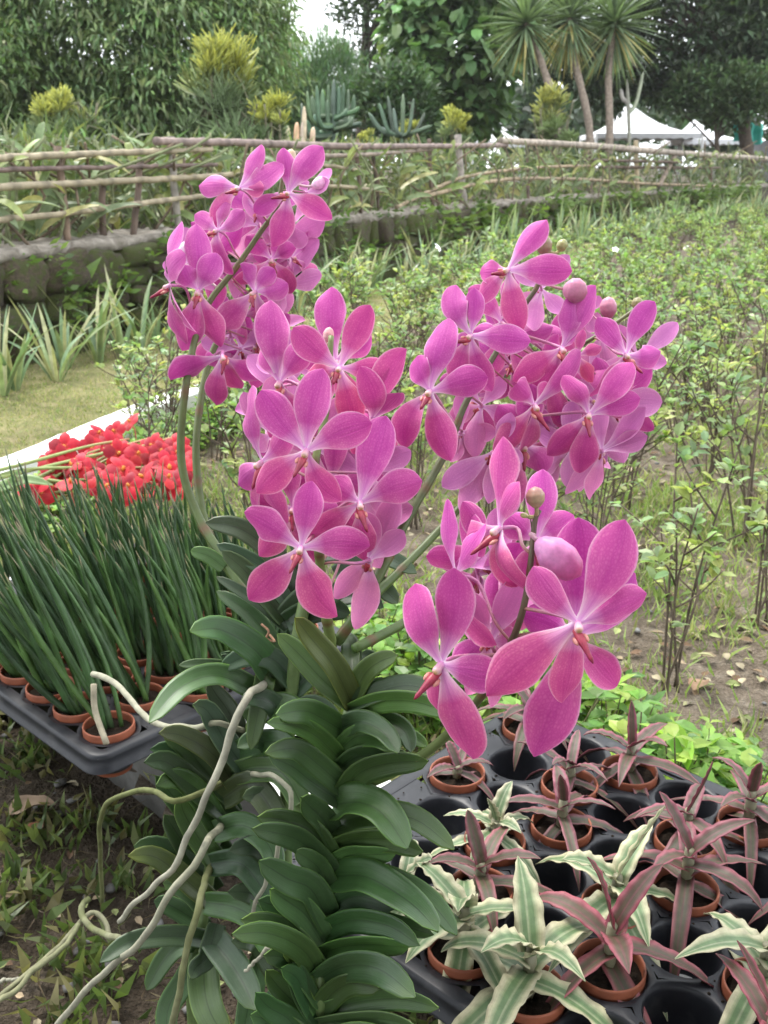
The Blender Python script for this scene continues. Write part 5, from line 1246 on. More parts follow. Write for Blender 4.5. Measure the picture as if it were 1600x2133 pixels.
FA = [  # upper-left sprays
 (S1, 499, 392, 1.03, 98, (-.40, -.10, .90), [(540, 311), (580, 352), (551, 399), (438, 456), (410, 375)], (476, 404), .15),
 (S1, 600, 402, 1.03, 104, (-.15, -.05, .97), [(590, 311), (668, 309), (687, 455), (562, 503), (528, 434)], (561, 418), .2),
 (S1, 453, 480, 1.04, 88, (-.50, -.05, .85), [(470, 415), (514, 452), (472, 567), (436, 552), (402, 440)], (420, 499), .2),
 (S1, 413, 606, 1.02, 125, (-.10, -.40, .90), [(407, 478), (449, 543), (447, 716), (366, 722), (386, 560)], (408, 641), .1),
 (S1, 354, 594, 1.02, 112, (-.92, -.18, .35), [(371, 470), (387, 560), (392, 700), (362, 712), (350, 550)], (327, 622), .1),
 (S2, 532, 608, 1.05, 118, (-.30, -.45, .85), [(574, 572), (596, 600), (580, 690), (440, 684), (500, 560)], (547, 634), .1),
 (S2, 566, 540, 1.08, 98, (.20, -.50, .75), [(585, 503), (614, 520), (604, 604), (489, 594), (522, 506)], (584, 566), .1),
 (S2, 594, 597, 1.13, 105, (.40, .10, -.85), [(666, 506), (674, 585), (588, 662), (540, 630), (600, 540)], None, .0, 1.0, .25),
 (S1, 463, 742, 1.02, 108, (-.10, -.72, .65), [(424, 750), (536, 788), (490, 800), (440, 850), (355, 790)], (457, 782), .1),
 (S2, 508, 655, 1.10, 90, (-.45, -.3, .82), [(512, 615), (560, 640), (583, 668), (492, 715), (470, 640)], (505, 680), .15),
 (S1, 640, 402, 1.09, 62, (.5, .1, -.7), [(692, 356), (690, 388), (660, 430), (622, 456), (632, 380)], None, .1, 1.0, .5),
 (S1, 572, 508, 1.12, 105, (.5, .3, -.7), [(678, 461), (650, 500), (590, 580), (530, 560), (560, 435)], None, .1),
 (S2, 545, 700, 1.12, 100, (-.2, -.2, .95), [(548, 620), (600, 660), (600, 770), (510, 780), (500, 690)], None, .15),
 (S2, 480, 700, 1.13, 90, (-.2, -.2, -.95), [(500, 640), (540, 680), (510, 770), (450, 760), (420, 680)], None, .15, 1, .3),
 (S1, 540, 470, 1.12, 85, (-.2, 0, -.95), [(520, 400), (600, 440), (590, 530), (500, 540), (480, 450)], None, .25, 1, .1),
 (S1, 400, 545, 1.10, 80, (-.5, 0, -.8), [(385, 480), (450, 520), (440, 600), (370, 590), (360, 540)], None, .1, 1, .4)]
for st, x, y, d, L, n, tp, *r in FA: flower(pA, st, x, y, d, L, n, tp, *r)
FM = [  # middle cluster
 (S3, 582, 796, .86, 145, (-.25, -.30, .92), [(562, 636), (640, 725), (645, 892), (556, 905), (549, 718)], (590, 840), .35),
 (S3, 707, 766, .83, 128, (.05, -.18, .98), [(770, 643), (808, 768), (738, 893), (640, 790), (616, 688)], (695, 800), .75),
 (S3, 700, 752, .88, 140, (0, -.1, .98), [(691, 603), (770, 700), (750, 860), (650, 830), (630, 740)], None, .35),
 (S3, 638, 939, .78, 158, (-.08, -.22, .97), [(674, 776), (770, 886), (706, 1040), (530, 1028), (549, 820)], (613, 991), .35),
 (S3, 627, 1141, .76, 150, (-.05, -.10, .99), [(650, 1008), (764, 1140), (698, 1285), (513, 1254), (510, 1072)], (605, 1190), .35),
 (S3, 750, 1047, .80, 150, (.25, -.30, .92), [(806, 876), (876, 1003), (765, 1175), (652, 1128), (690, 1010)], (764, 1104), .45),
 (S3, 775, 874, .85, 135, (.10, -.70, .65), [(844, 731), (830, 824), (815, 960), (735, 940), (756, 798)], (768, 900), .5),
 (S3, 545, 962, .84, 152, (-.70, -.2, .62), [(519, 812), (600, 900), (580, 1090), (522, 1100), (492, 1004)], None, .3),
 (S3, 566, 905, .90, 110, (-.1, .1, -.95), [(512, 822), (600, 830), (640, 930), (590, 990), (530, 930)], None, .2, 1, .2),
 (S3, 769, 1166, .82, 135, (.30, .15, -.88), [(826, 1034), (838, 1108), (750, 1302), (706, 1242), (756, 1070)], None, .35, .9, .1),
 (S3, 765, 985, .88, 112, (.2, 0, -.95), [(780, 880), (853, 942), (800, 1070), (700, 1060), (690, 940)], None, .2, 1, .25),
 (S3, 600, 770, .93, 95, (.0, -.1, -.95), [(600, 690), (660, 760), (620, 850), (550, 830), (540, 750)], None, .15, 1, .2),
 (S3, 690, 1010, .88, 130, (0, -.1, .97), [(700, 900), (800, 1000), (760, 1120), (600, 1120), (590, 980)], None, .6),
 (S3, 610, 1060, .86, 130, (-.2, -.1, .97), [(590, 950), (700, 1060), (660, 1170), (530, 1160), (520, 1030)], None, .5),
 # right cluster
 (S4, 1058, 562, .93, 125, (-.35, -.10, .92), [(1128, 464), (1179, 570), (1082, 687), (990, 625), (1006, 562)], (1028, 568), .25),
 (S4, 980, 699, .93, 118, (-.45, -.10, .88), [(985, 606), (1091, 716), (1014, 812), (950, 800), (945, 594)], (937, 713), .1),
 (S4, 895, 815, .92, 145, (-.22, -.10, .96), [(928, 668), (1010, 792), (938, 955), (845, 927), (868, 745)], (880, 852), .15),
 (S4, 1171, 725, .97, 128, (.40, -.35, .80), [(1248, 605), (1214, 680), (1120, 820), (1070, 794), (1190, 630)], (1166, 770), .35),
 (S5, 1304, 739, .98, 120, (.30, -.18, .92), [(1366, 632), (1386, 728), (1318, 830), (1233, 826), (1250, 670)], (1333, 782), .25),
 (S5, 1330, 742, 1.04, 95, (.4, 0, -.85), [(1405, 676), (1380, 760), (1310, 810), (1260, 770), (1300, 680)], None, .1, .9, .35),
 (S5, 1228, 863, .94, 130, (0, -.28, .96), [(1319, 766), (1330, 834), (1217, 983), (1150, 948), (1172, 790)], (1229, 912), .2),
 (S5, 1114, 844, .95, 135, (.50, -.35, .74), [(1222, 737), (1155, 815), (1098, 960), (1044, 952), (1077, 808)], (1134, 900), .25),
 (S6, 1254, 939, 1.0, 128, (.55, -.10, -.75), [(1348, 862), (1331, 914), (1240, 1040), (1192, 1027), (1260, 850)], (1256, 990), .1, .9, .1),
 (S6, 1262, 850, 1.03, 118, (.2, .1, -.95), [(1300, 760), (1369, 840), (1300, 960), (1200, 940), (1180, 800)], None, .1, 1, .5),
 (S6, 1028, 942, .96, 130, (.15, .25, -.88), [(1060, 866), (1085, 960), (1022, 1040), (967, 1056), (928, 1007)], None, .1, .85, .2),
 (S4, 1003, 845, 1.0, 110, (.1, 0, -.95), [(1045, 790), (1060, 880), (992, 950), (940, 870), (960, 780)], None, .15, 1, .15),
 (S6, 1090, 925, .98, 148, (.1, -.45, .88), [(1100, 815), (1135, 985), (1070, 1075), (1030, 1000), (1040, 860)], None, .4),
 (S6, 1190, 930, 1.03, 105, (0, .1, -.95), [(1190, 840), (1260, 960), (1180, 1010), (1125, 990), (1120, 900)], None, .1, 1, .25),
 (S5, 1204, 741, 1.02, 62, (.1, -.2, .97), [(1216, 690), (1254, 722), (1242, 795), (1172, 785), (1165, 705)], None, .9),
 (S4, 1128, 602, 1.02, 95, (.2, 0, -.95), [(1182, 540), (1172, 650), (1114, 690), (1080, 640), (1080, 550)], None, .1, 1, .3),
 (S4, 1060, 700, 1.02, 105, (.1, 0, .97), [(1080, 620), (1150, 680), (1120, 790), (1020, 790), (990, 690)], None, .2, 1, .1),
 (S5, 1140, 790, 1.03, 105, (.1, 0, .97), [(1160, 700), (1230, 790), (1180, 890), (1090, 880), (1070, 780)], None, .45),
 (S5, 1250, 700, 1.06, 85, (.2, 0, -.95), [(1245, 655), (1310, 700), (1280, 790), (1210, 780), (1180, 700)], None, .3, 1, .1),
 (S5, 1225, 650, 1.06, 70, (.2, 0, -.95), [(1245, 620), (1240, 690), (1200, 700), (1185, 660), (1200, 610)], None, .15, 1, .1),
 (S4, 960, 900, 1.0, 100, (-.1, 0, -.95), [(960, 820), (1030, 900), (990, 990), (940, 960), (900, 870)], None, .2, 1, .2)]
for st, x, y, d, L, n, tp, *r in FM: flower(pM, st, x, y, d, L, n, tp, *r)
FB = [  # lower-right front spray
 (S7, 1204, 1299, .635, 188, (.10, -.14, .98), [(1298, 1090), (1349, 1243), (1183, 1470), (1020, 1447), (1112, 1185)], (1231, 1373), .45),
 (S7, 1195, 1325, .675, 192, (.10, -.08, .98), [(1205, 1086), (1331, 1203), (1290, 1432), (1119, 1576), (1100, 1285)], None, .1),
 (S7, 918, 1384, .66, 195, (-.45, -.18, .86), [(953, 1183), (1028, 1402), (972, 1592), (915, 1480), (857, 1228)], (872, 1446), .4),
 (S7, 950, 1200, .71, 155, (-.88, -.08, .30), [(920, 1045), (972, 1098), (1000, 1330), (955, 1335), (940, 1190)], None, .3),
 (S7, 1022, 1336, .70, 155, (.1, 0, -.95), [(1084, 1203), (1080, 1330), (1022, 1462), (975, 1440), (962, 1242)], None, .35),
 (S7, 1040, 1100, .68, 172, (-.80, -.12, .50), [(1034, 918), (1068, 1010), (1090, 1234), (1050, 1224), (968, 1150)], (1002, 1158), .5),
 (S7, 1118, 1128, .73, 150, (.1, .1, .97), [(1136, 980), (1195, 1075), (1180, 1200), (1085, 1210), (1060, 1075)], None, .15)]
for st, x, y, d, L, n, tp, *r in FB: flower(pB, st, x, y, d, L, n, tp, *r)

# further blooms of the same sprays, half hidden behind the ones above
def fill(parent, stk_list, poly, n, d, L, seed, red):
    r_ = np.random.default_rng(seed); k = 0; pl = np.array(poly, float)
    while k < n:
        x, y = r_.uniform(pl[:, 0].min(), pl[:, 0].max()), r_.uniform(pl[:, 1].min(), pl[:, 1].max())
        if not inpoly(x, y, pl): continue
        k += 1; st = stk_list[r_.integers(len(stk_list))]; a0 = r_.normal(-pi / 2, .45); back = r_.random() < .35; Lf = L * r_.uniform(.82, 1.05)
        nz = nrm(A(r_.normal(0, .4), r_.normal(-.2, .25), .8)) * (1 if not back else A(1, 1, -1)); sq = r_.uniform(.7, 1)
        tips = [(x + Lf * math.cos(a0 + q) * (sq if abs(q) > .5 else 1), y + Lf * math.sin(a0 + q)) for q in (0, 1.25, 2.5, -2.5, -1.25)]
        flower(parent, st, x, y, d + r_.uniform(0, .05), Lf, nz, tips, None, float(np.clip(red + r_.normal(0, .2), 0, 1)), 1.0, .3 if back else 0)
fill(pA, [S1, S2], [(390, 560), (470, 450), (570, 400), (620, 500), (620, 620), (560, 720), (470, 740), (400, 680)], 9, 1.10, 88, 5, .15)
fill(pM, [S3], [(560, 800), (680, 720), (780, 800), (800, 960), (790, 1100), (700, 1120), (580, 1080), (540, 940)], 8, .90, 118, 6, .45)
fill(pM, [S4, S5, S6], [(930, 740), (1050, 620), (1180, 640), (1290, 740), (1290, 880), (1200, 960), (1060, 960), (950, 900)], 13, 1.03, 98, 7, .3)
fill(pB, [S7], [(970, 1180), (1060, 1120), (1150, 1180), (1160, 1300), (1060, 1360), (980, 1320)], 4, .73, 135, 8, .35)
def bud(parent, stk, x, y, d, rpx, lpx, dirpx, c0, c1):
    org = np.array(parent.location); C0 = P(x, y, d); k = d / FPX; ax = nrm(cv(dirpx[0], -dirpx[1], .1))
    V, F, uv = ellipsoid((0, 0, 0), ax, lpx * k, rpx * k, 14, 14, ([0, .08, .3, .6, .85, .96, 1], [.18, .5, .92, 1, .7, .35, .02]))
    n, kk = 14, 14; W = V[:n * kk].reshape(n, kk, 3); cen = W.mean(1, keepdims=True); g = 1 - .10 * (np.cos(np.arange(kk) * 2 * pi / kk * 3) > .55)
    W[:] = cen + (W - cen) * g[None, :, None]; V[:n * kk] = W.reshape(-1, 3)
    c = lerp(np.asarray(c0), np.asarray(c1), uv[:, 1:2]); b_ = obj('bud', mesh('bud', V, F, uv, c, mats=(M['waxy'],)), parent, C0 - org)
    st = -ax * lpx * k * .48; e = stk[np.argmin(np.linalg.norm(stk - (C0 + st * 1.6), axis=1))] - C0
    Cp = spline([st, st * 1.3 + (e - st) * .2, lerp(st, e, .75), e], 10); V, F, uv = tube(Cp, np.linspace(.0016, .0014, 10), 6); obj('pedicel', mesh('pedicel', V, F, uv, lerp(np.asarray(c0), A(.3, .22, .12), .5), mats=(M['waxy'],)), b_)
PK, GN = (.36, .10, .17), (.18, .155, .065)
bud(pM, S4, 1134, 511, .97, 18, 42, (0, -1), (.30, .17, .13), GN); bud(pM, S4, 1171, 511, .98, 12, 28, (.5, -1), (.3, .28, .12), (.27, .27, .10))
bud(pM, S4, 1198, 606, .96, 27, 52, (.8, .15), (.52, .22, .34), PK); bud(pM, S5, 1268, 641, 1.0, 19, 46, (-.05, -1), PK, (.48, .2, .28)); bud(pM, S5, 1328, 632, 1.04, 13, 26, (.1, -1), (.3, .28, .12), GN)
bud(pB, S7, 1116, 1036, .66, 21, 46, (-.1, -1), (.32, .27, .13), (.30, .13, .12)); bud(pB, S7, 1164, 1162, .655, 40, 118, (.75, .62), (.52, .22, .43), (.48, .09, .25)); bud(pB, S7, 1092, 1074, .665, 6, 18, (-1, -.3), (.4, .42, .16), (.4, .42, .16))
bud(pM, S3, 684, 698, .86, 12, 34, (.2, -1), (.62, .36, .38), (.6, .3, .3)); bud(pA, S1, 604, 332, 1.06, 14, 44, (.2, -1), (.5, .33, .3), (.45, .34, .2)); bud(pA, S1, 384, 520, 1.07, 14, 40, (.5, -.8), (.8, .6, .75), (.8, .55, .72)); bud(pA, S1, 668, 382, 1.08, 14, 40, (1, -.3), (.82, .6, .75), (.72, .35, .58))

# ------------------------------------------------------------------ stems, leaves and roots
def q3(x, y): return x / 2.416 + 360, y / 2.416 + 1250
def q6(x, y): return x / 3.077 + 380, y / 3.077 + 1040
def stem(parent, pts, r):
    C = spline(np.vstack([px3(pts), P(pts[-1][0], pts[-1][1], pts[-1][2]) * A(1, 1, 0)]), 40) - np.array(parent.location)
    V, F, uv = tube(C, r, 10); obj('stem', mesh('stem', V, F, uv, (.10, .15, .05), mats=(M['stalk'],)), parent)
stem(pB, [(735, 1460, .865), (728, 1490, .865), (708, 1560, .865), (712, 1664, .865), (700, 1747, .865), (690, 1850, .865), (670, 1978, .865), (668, 2119, .865)], .0065)
stem(pA, [(600, 1374, .97), (567, 1390, .97), (542, 1473, .97), (501, 1564, .975), (480, 1622, .98), (455, 1685, .98), (440, 1790, .98), (422, 1912, .98), (400, 2060, .98)], .0062)
stem(pM, [(640, 1230, .93), (620, 1330, .93), (610, 1420, .94), (600, 1560, .95), (595, 1760, .96), (600, 2000, .97)], .0062)
LC = [(.038, .094, .024), (.052, .114, .026), (.030, .074, .022), (.043, .098, .033)]
def oleaf(parent, pts, wpx, d0, d1, nh=(0, .15, 1), fold=.32, colr=None, dm=None, twist=0, blunt=1):
    """pts in photo pixels from stem to tip; depth runs d0 -> d1"""
    p0, p1 = A(*pts[0]), A(*pts[1]); pts = [tuple(p0 + (p0 - p1) * .10)] + [(x + rng.normal(0, 3.5), y + rng.normal(0, 3.5)) for x, y in pts[1:]]; d0 = d0 - .007
    m = len(pts); t = np.linspace(0, 1, m); dd = lerp(d0, d1, t) if dm is None else np.interp(t, [0, .5, 1], [d0, dm, d1])
    C = spline([P(x, y, q) for (x, y), q in zip(pts, dd)], 16) - np.array(parent.location); s = np.linspace(0, 1, 16) ** .93
    C = spline(C, 16)
    hw = 1.10 * wpx * (d0 + d1) / 2 / FPX * .5 * smooth_prof(s, [0, .08, .3, .6, .82, .93, .98, 1], [.80, .92, 1, .97, .84, .60, .36 * blunt, .05])
    base = np.asarray(colr if colr is not None else LC[rng.integers(4)]) * rng.uniform(.72, 1.3) * A(rng.uniform(.9, 1.25), 1, rng.uniform(.85, 1.15))
    V, F, uv = strip(C, hw, cv(*nh) + rng.normal(0, .06, 3), fold * np.interp(s, [0, .35, 1], [1.5, 1, .35]) * rng.uniform(.75, 1.25), 9, twist=twist + rng.normal(0, .08), thick=.0018, powr=1.15, wave=.03, wavef=1.2, ph=rng.uniform(0, 6))
    vv = uv[:, 1:2]; c = base * lerp(.92, 1.06, vv) * lerp(A(1, 1, 1), A(1.25, 1.12, .8), np.clip((vv - rng.uniform(.78, .93)) * 8, 0, 1) * rng.uniform(0, 1.3))
    obj('leaf', mesh('leaf', V, F, uv, c, mats=(M['orchid_leaf'],)), parent)
UPF, EDGE, DWN = (0, .35, 1), (0, 1, .45), (0, -.35, 1)
YG = (.085, .13, .03)
B0 = .868
# --- front plant, left-hand rank (towards the picture's left), then right-hand rank
for pts, w, dt, nh in [
    ([(890, 500), (800, 330), (700, 180), (618, 78)], 50, .80, (.5, .2, 1)), ([(880, 510), (760, 400), (630, 270), (525, 165)], 46, .84, (.45, .3, 1)), ([(905, 500), (960, 400), (1030, 320), (1125, 262)], 44, .83, (-.3, .3, 1)),
    ([(735, 2090), (690, 1990), (640, 1920), (590, 1830)], 50, .83, (.4, .3, 1)), ([(740, 2060), (800, 1970), (900, 1930), (1040, 1950)], 50, .82, (0, .1, 1)), ([(745, 1960), (700, 1850), (640, 1790), (560, 1740)], 50, .83, (.4, .3, 1)), ([(735, 2040), (690, 1940), (660, 1890), (640, 1850)], 48, .84, (.4, .2, 1)),
    ([(890, 420), (900, 330), (890, 240), (870, 175)], 36, .93, (0, 0, 1)), ([(840, 650), (760, 600), (660, 560), (532, 575)], 52, .79, UPF), ([(838, 800), (740, 700), (620, 640), (490, 608)], 40, .78, UPF), ([(850, 930), (740, 820), (620, 760), (470, 768)], 46, .79, UPF),
    ([(830, 1000), (700, 900), (600, 840), (490, 780)], 40, .82, UPF), ([(812, 1210), (760, 1120), (700, 1040), (658, 990)], 50, .81, (.5, .2, 1)), ([(815, 1200), (730, 1120), (660, 1060), (610, 1040)], 40, .86, (.5, .2, 1)),
    ([(805, 1370), (680, 1240), (560, 1180), (386, 1150)], 48, .77, UPF), ([(815, 1330), (700, 1180), (570, 1110), (432, 1098)], 50, .80, UPF), ([(800, 1500), (760, 1380), (700, 1310), (620, 1260)], 44, .82, (.4, .3, 1)),
    ([(775, 1610), (680, 1470), (590, 1390), (445, 1338)], 60, .79, (.3, .3, 1)), ([(770, 1740), (690, 1600), (590, 1510), (490, 1450)], 56, .80, (.35, .3, 1)), ([(755, 1790), (640, 1660), (560, 1580), (452, 1495)], 50, .83, (.35, .3, 1)),
    ([(742, 1900), (640, 1760), (500, 1690), (296, 1668)], 50, .77, UPF), ([(745, 1880), (640, 1720), (500, 1640), (340, 1622)], 50, .80, UPF), ([(738, 2000), (660, 1880), (570, 1800), (455, 1790)], 46, .82, (.4, .3, 1)),
    ([(722, 2100), (660, 1980), (600, 1900), (550, 1860)], 44, .82, (.5, .2, 1)), ([(722, 2120), (620, 2020), (540, 1940), (470, 1860)], 44, .84, (.5, .2, 1)), ([(700, 2250), (580, 2120), (500, 2040), (428, 1990)], 46, .82, (.4, .2, 1)), ([(680, 2300), (560, 2200), (480, 2120), (420, 2080)], 46, .84, (.4, .2, 1))]:
    top_ = pts[-1][1] < 270; oleaf(pB, [q3(*p) for p in pts], w, B0, dt, nh, .42, (.062, .105, .026) if top_ else None)
for pts, w, dt, nh in [
    ([(900, 520), (1050, 450), (1200, 430), (1390, 500)], 46, .80, (0, .5, 1)), ([(905, 560), (1060, 520), (1240, 520), (1415, 575)], 46, .78, (0, -.1, 1)), ([(850, 640), (950, 600), (1060, 660), (1125, 770)], 46, .80, (.3, .35, 1)), ([(1000, 620), (1100, 620), (1160, 670), (1192, 755)], 40, .83, (.3, .35, 1)),
    ([(1090, 700), (1160, 690), (1220, 690), (1275, 745)], 30, .84, (.2, .35, 1)), ([(838, 760), (920, 690), (1030, 700), (1115, 772)], 46, .82, (.2, .2, 1)), ([(842, 850), (930, 790), (1050, 780), (1180, 790)], 48, .82, (.1, .0, 1)), ([(868, 960), (960, 880), (1100, 820), (1285, 800)], 52, .80, (0, -.1, 1)),
    ([(822, 1030), (920, 1010), (1060, 1080), (1190, 1225)], 74, .79, (.45, .4, 1)), ([(820, 1130), (980, 1090), (1200, 1100), (1412, 1250)], 56, .80, (.3, .5, 1)), ([(800, 1240), (940, 1200), (1100, 1210), (1262, 1278)], 54, .81, (0, -.25, 1)), ([(802, 1330), (900, 1290), (1000, 1280), (1120, 1300)], 46, .83, (0, -.25, 1)),
    ([(822, 1392), (980, 1400), (1180, 1510), (1335, 1660)], 70, .77, (.4, .45, 1)), ([(880, 1360), (1080, 1400), (1290, 1520), (1442, 1692)], 52, .80, (.4, .45, 1)), ([(790, 1560), (900, 1500), (1010, 1500), (1120, 1560)], 44, .83, (.1, 0, 1)), ([(752, 1670), (900, 1610), (1080, 1640), (1225, 1732)], 50, .80, (.1, .0, 1)), ([(760, 1640), (940, 1580), (1120, 1620), (1310, 1690)], 40, .83, (.2, .3, 1)),
    ([(728, 1790), (860, 1740), (1010, 1730), (1185, 1742)], 50, .81, (0, -.2, 1)), ([(722, 1920), (860, 1840), (1040, 1860), (1215, 2005)], 62, .78, (.25, .3, 1)), ([(750, 1900), (900, 1850), (1020, 1850), (1160, 1880)], 40, .83, (0, -.2, 1)), ([(780, 2060), (960, 2020), (1150, 2030), (1345, 2062)], 46, .80, (0, .1, 1)), ([(740, 2130), (900, 2100), (1080, 2110), (1240, 2150)], 46, .81, (0, -.1, 1)), ([(730, 2250), (900, 2190), (1080, 2210), (1300, 2290)], 50, .80, (0, .1, 1))]:
    oleaf(pB, [q3(*p) for p in pts], w, B0, dt, nh, .34)
# --- middle plant behind (dark leaves among the stalks)
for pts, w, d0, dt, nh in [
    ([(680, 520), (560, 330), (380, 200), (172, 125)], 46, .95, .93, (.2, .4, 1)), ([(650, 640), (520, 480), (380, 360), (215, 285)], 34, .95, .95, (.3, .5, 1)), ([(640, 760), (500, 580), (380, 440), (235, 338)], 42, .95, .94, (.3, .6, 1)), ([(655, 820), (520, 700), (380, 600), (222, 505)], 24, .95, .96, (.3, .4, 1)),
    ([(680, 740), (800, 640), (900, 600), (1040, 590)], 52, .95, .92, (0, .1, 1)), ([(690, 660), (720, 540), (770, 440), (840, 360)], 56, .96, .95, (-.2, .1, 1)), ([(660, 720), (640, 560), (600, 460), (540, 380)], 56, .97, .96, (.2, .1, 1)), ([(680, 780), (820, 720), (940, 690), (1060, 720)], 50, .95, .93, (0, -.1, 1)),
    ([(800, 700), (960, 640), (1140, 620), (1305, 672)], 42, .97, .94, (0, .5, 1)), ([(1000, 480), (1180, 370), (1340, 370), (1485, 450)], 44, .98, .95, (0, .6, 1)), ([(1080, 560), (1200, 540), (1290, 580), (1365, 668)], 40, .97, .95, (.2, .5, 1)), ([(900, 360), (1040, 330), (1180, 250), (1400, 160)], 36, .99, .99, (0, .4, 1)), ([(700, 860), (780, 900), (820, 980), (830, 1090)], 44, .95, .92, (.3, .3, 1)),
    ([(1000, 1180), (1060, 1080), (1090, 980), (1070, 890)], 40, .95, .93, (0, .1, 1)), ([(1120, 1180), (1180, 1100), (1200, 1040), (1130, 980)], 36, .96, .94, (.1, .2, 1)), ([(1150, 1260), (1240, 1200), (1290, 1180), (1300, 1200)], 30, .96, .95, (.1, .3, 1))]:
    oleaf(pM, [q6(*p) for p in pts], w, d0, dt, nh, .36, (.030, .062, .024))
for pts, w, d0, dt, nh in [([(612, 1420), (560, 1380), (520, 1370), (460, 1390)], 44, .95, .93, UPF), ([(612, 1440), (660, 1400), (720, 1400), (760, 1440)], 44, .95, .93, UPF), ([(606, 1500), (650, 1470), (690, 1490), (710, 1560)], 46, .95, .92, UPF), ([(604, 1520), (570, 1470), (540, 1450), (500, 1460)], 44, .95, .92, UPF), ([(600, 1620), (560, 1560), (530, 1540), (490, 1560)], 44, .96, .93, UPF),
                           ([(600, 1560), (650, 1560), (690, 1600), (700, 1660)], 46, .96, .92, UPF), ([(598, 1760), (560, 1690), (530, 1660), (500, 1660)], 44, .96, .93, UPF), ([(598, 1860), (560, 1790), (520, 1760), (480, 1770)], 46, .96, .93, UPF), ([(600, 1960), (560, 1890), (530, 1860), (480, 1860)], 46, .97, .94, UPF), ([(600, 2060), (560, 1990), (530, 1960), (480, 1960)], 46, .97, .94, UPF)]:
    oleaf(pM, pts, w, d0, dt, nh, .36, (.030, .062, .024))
# --- left plant
for pts, w, d0, dt, nh, c in [
    ([q6(580, 1130), q6(480, 960), q6(250, 830), q6(35, 850)], 62, .96, .88, (.1, .55, 1), None), ([q6(650, 1080), q6(560, 870), q6(420, 720), q6(225, 568)], 36, .96, .98, (.4, .3, 1), None), ([(548, 1452), (470, 1410), (385, 1430), (314, 1507)], 52, .96, .86, (.1, .8, 1), None), ([(520, 1440), (470, 1400), (420, 1385), (366, 1385)], 26, .97, .93, (0, .7, 1), (.07, .12, .04)),
    ([q6(260, 430), q6(190, 370), q6(120, 345), q6(55, 335)], 30, 1.0, .99, (0, .3, 1), (.08, .15, .04)), ([(500, 1380), (478, 1366), (468, 1360), (470, 1366)], 22, .96, .95, (0, .6, 1), None), ([(600, 1460), (560, 1400), (545, 1440), (520, 1560)], 40, .96, .93, (.2, .3, 1), None),
    ([(510, 1600), (470, 1540), (430, 1480), (398, 1462)], 48, .97, .93, (.3, .5, 1), (.055, .088, .052)), ([(500, 1570), (480, 1500), (450, 1440), (440, 1420)], 44, .98, .96, (.3, .4, 1), (.05, .082, .044)), ([(490, 1640), (440, 1570), (380, 1530), (328, 1528)], 44, .98, .90, (.3, .5, 1), (.06, .095, .038)), ([(480, 1660), (430, 1600), (380, 1550), (340, 1540)], 44, .98, .94, (.3, .4, 1), None),
    ([(478, 1700), (420, 1640), (350, 1590), (303, 1585)], 50, .98, .91, (.35, .45, 1), None), ([(480, 1690), (430, 1620), (370, 1570), (318, 1562)], 46, .99, .94, (.35, .45, 1), None), ([(462, 1740), (420, 1660), (370, 1620), (325, 1640)], 48, .98, .92, (.4, .4, 1), None), ([(462, 1770), (410, 1720), (360, 1660), (330, 1612)], 46, .99, .95, (.4, .4, 1), None),
    ([(455, 1800), (420, 1750), (390, 1700), (372, 1660)], 46, .98, .95, (.4, .4, 1), None), ([(440, 1880), (380, 1830), (320, 1790), (268, 1782)], 44, .98, .92, (.2, .55, 1), YG), ([(445, 1850), (390, 1790), (330, 1760), (280, 1762)], 44, .99, .95, (.2, .5, 1), None), ([(445, 1830), (400, 1780), (370, 1740), (350, 1700)], 44, .99, .96, (.4, .4, 1), None),
    ([(520, 1500), (580, 1470), (640, 1500), (690, 1560)], 50, .96, .90, (.2, .5, 1), None), ([(505, 1560), (560, 1540), (600, 1560), (640, 1640)], 48, .965, .90, (.2, .3, 1), None), ([(490, 1610), (550, 1600), (600, 1620), (650, 1720)], 50, .97, .91, (.2, .2, 1), None), ([(470, 1660), (520, 1640), (570, 1690), (590, 1760)], 52, .97, .91, (.3, .3, 1), (.05, .075, .025)),
    ([(455, 1730), (510, 1720), (560, 1760), (590, 1830)], 50, .97, .92, (.3, .3, 1), None), ([(445, 1800), (500, 1800), (550, 1850), (580, 1900)], 50, .97, .92, (.3, .3, 1), None), ([(435, 1880), (490, 1880), (540, 1920), (560, 1990)], 50, .97, .92, (.3, .3, 1), None),
    ([(430, 1960), (360, 1950), (270, 1965), (203, 2000)], 40, .98, .92, (0, .8, 1), None), ([(425, 1970), (380, 1970), (340, 2000), (300, 2060)], 40, .99, .98, (0, .6, 1), None), ([(450, 1930), (430, 1990), (405, 2020), (392, 2040)], 42, .97, .93, (.2, .1, 1), (.042, .08, .034)), ([(445, 1960), (480, 2000), (510, 2050), (532, 2105)], 58, .97, .90, (.3, .3, 1), (.04, .075, .033)),
    ([(425, 1990), (425, 2060), (440, 2110), (468, 2170)], 62, .97, .92, (.1, .2, 1), (.048, .088, .026)), ([(420, 1980), (385, 2040), (360, 2100), (350, 2180)], 46, .98, .95, (0, .2, 1), None), ([(430, 1900), (400, 1870), (370, 1850), (345, 1840)], 40, .99, .97, (.2, .4, 1), None), ([(425, 1930), (380, 1900), (350, 1880), (320, 1880)], 40, 1.0, .99, (.2, .4, 1), None),
    ([(540, 2000), (520, 2060), (510, 2110), (505, 2180)], 46, .97, .92, (.2, .2, 1), None), ([(600, 2060), (570, 2090), (550, 2130), (545, 2200)], 46, .95, .90, (.2, .2, 1), None)]:
    oleaf(pA, pts, w, d0, dt, nh, .36, c)

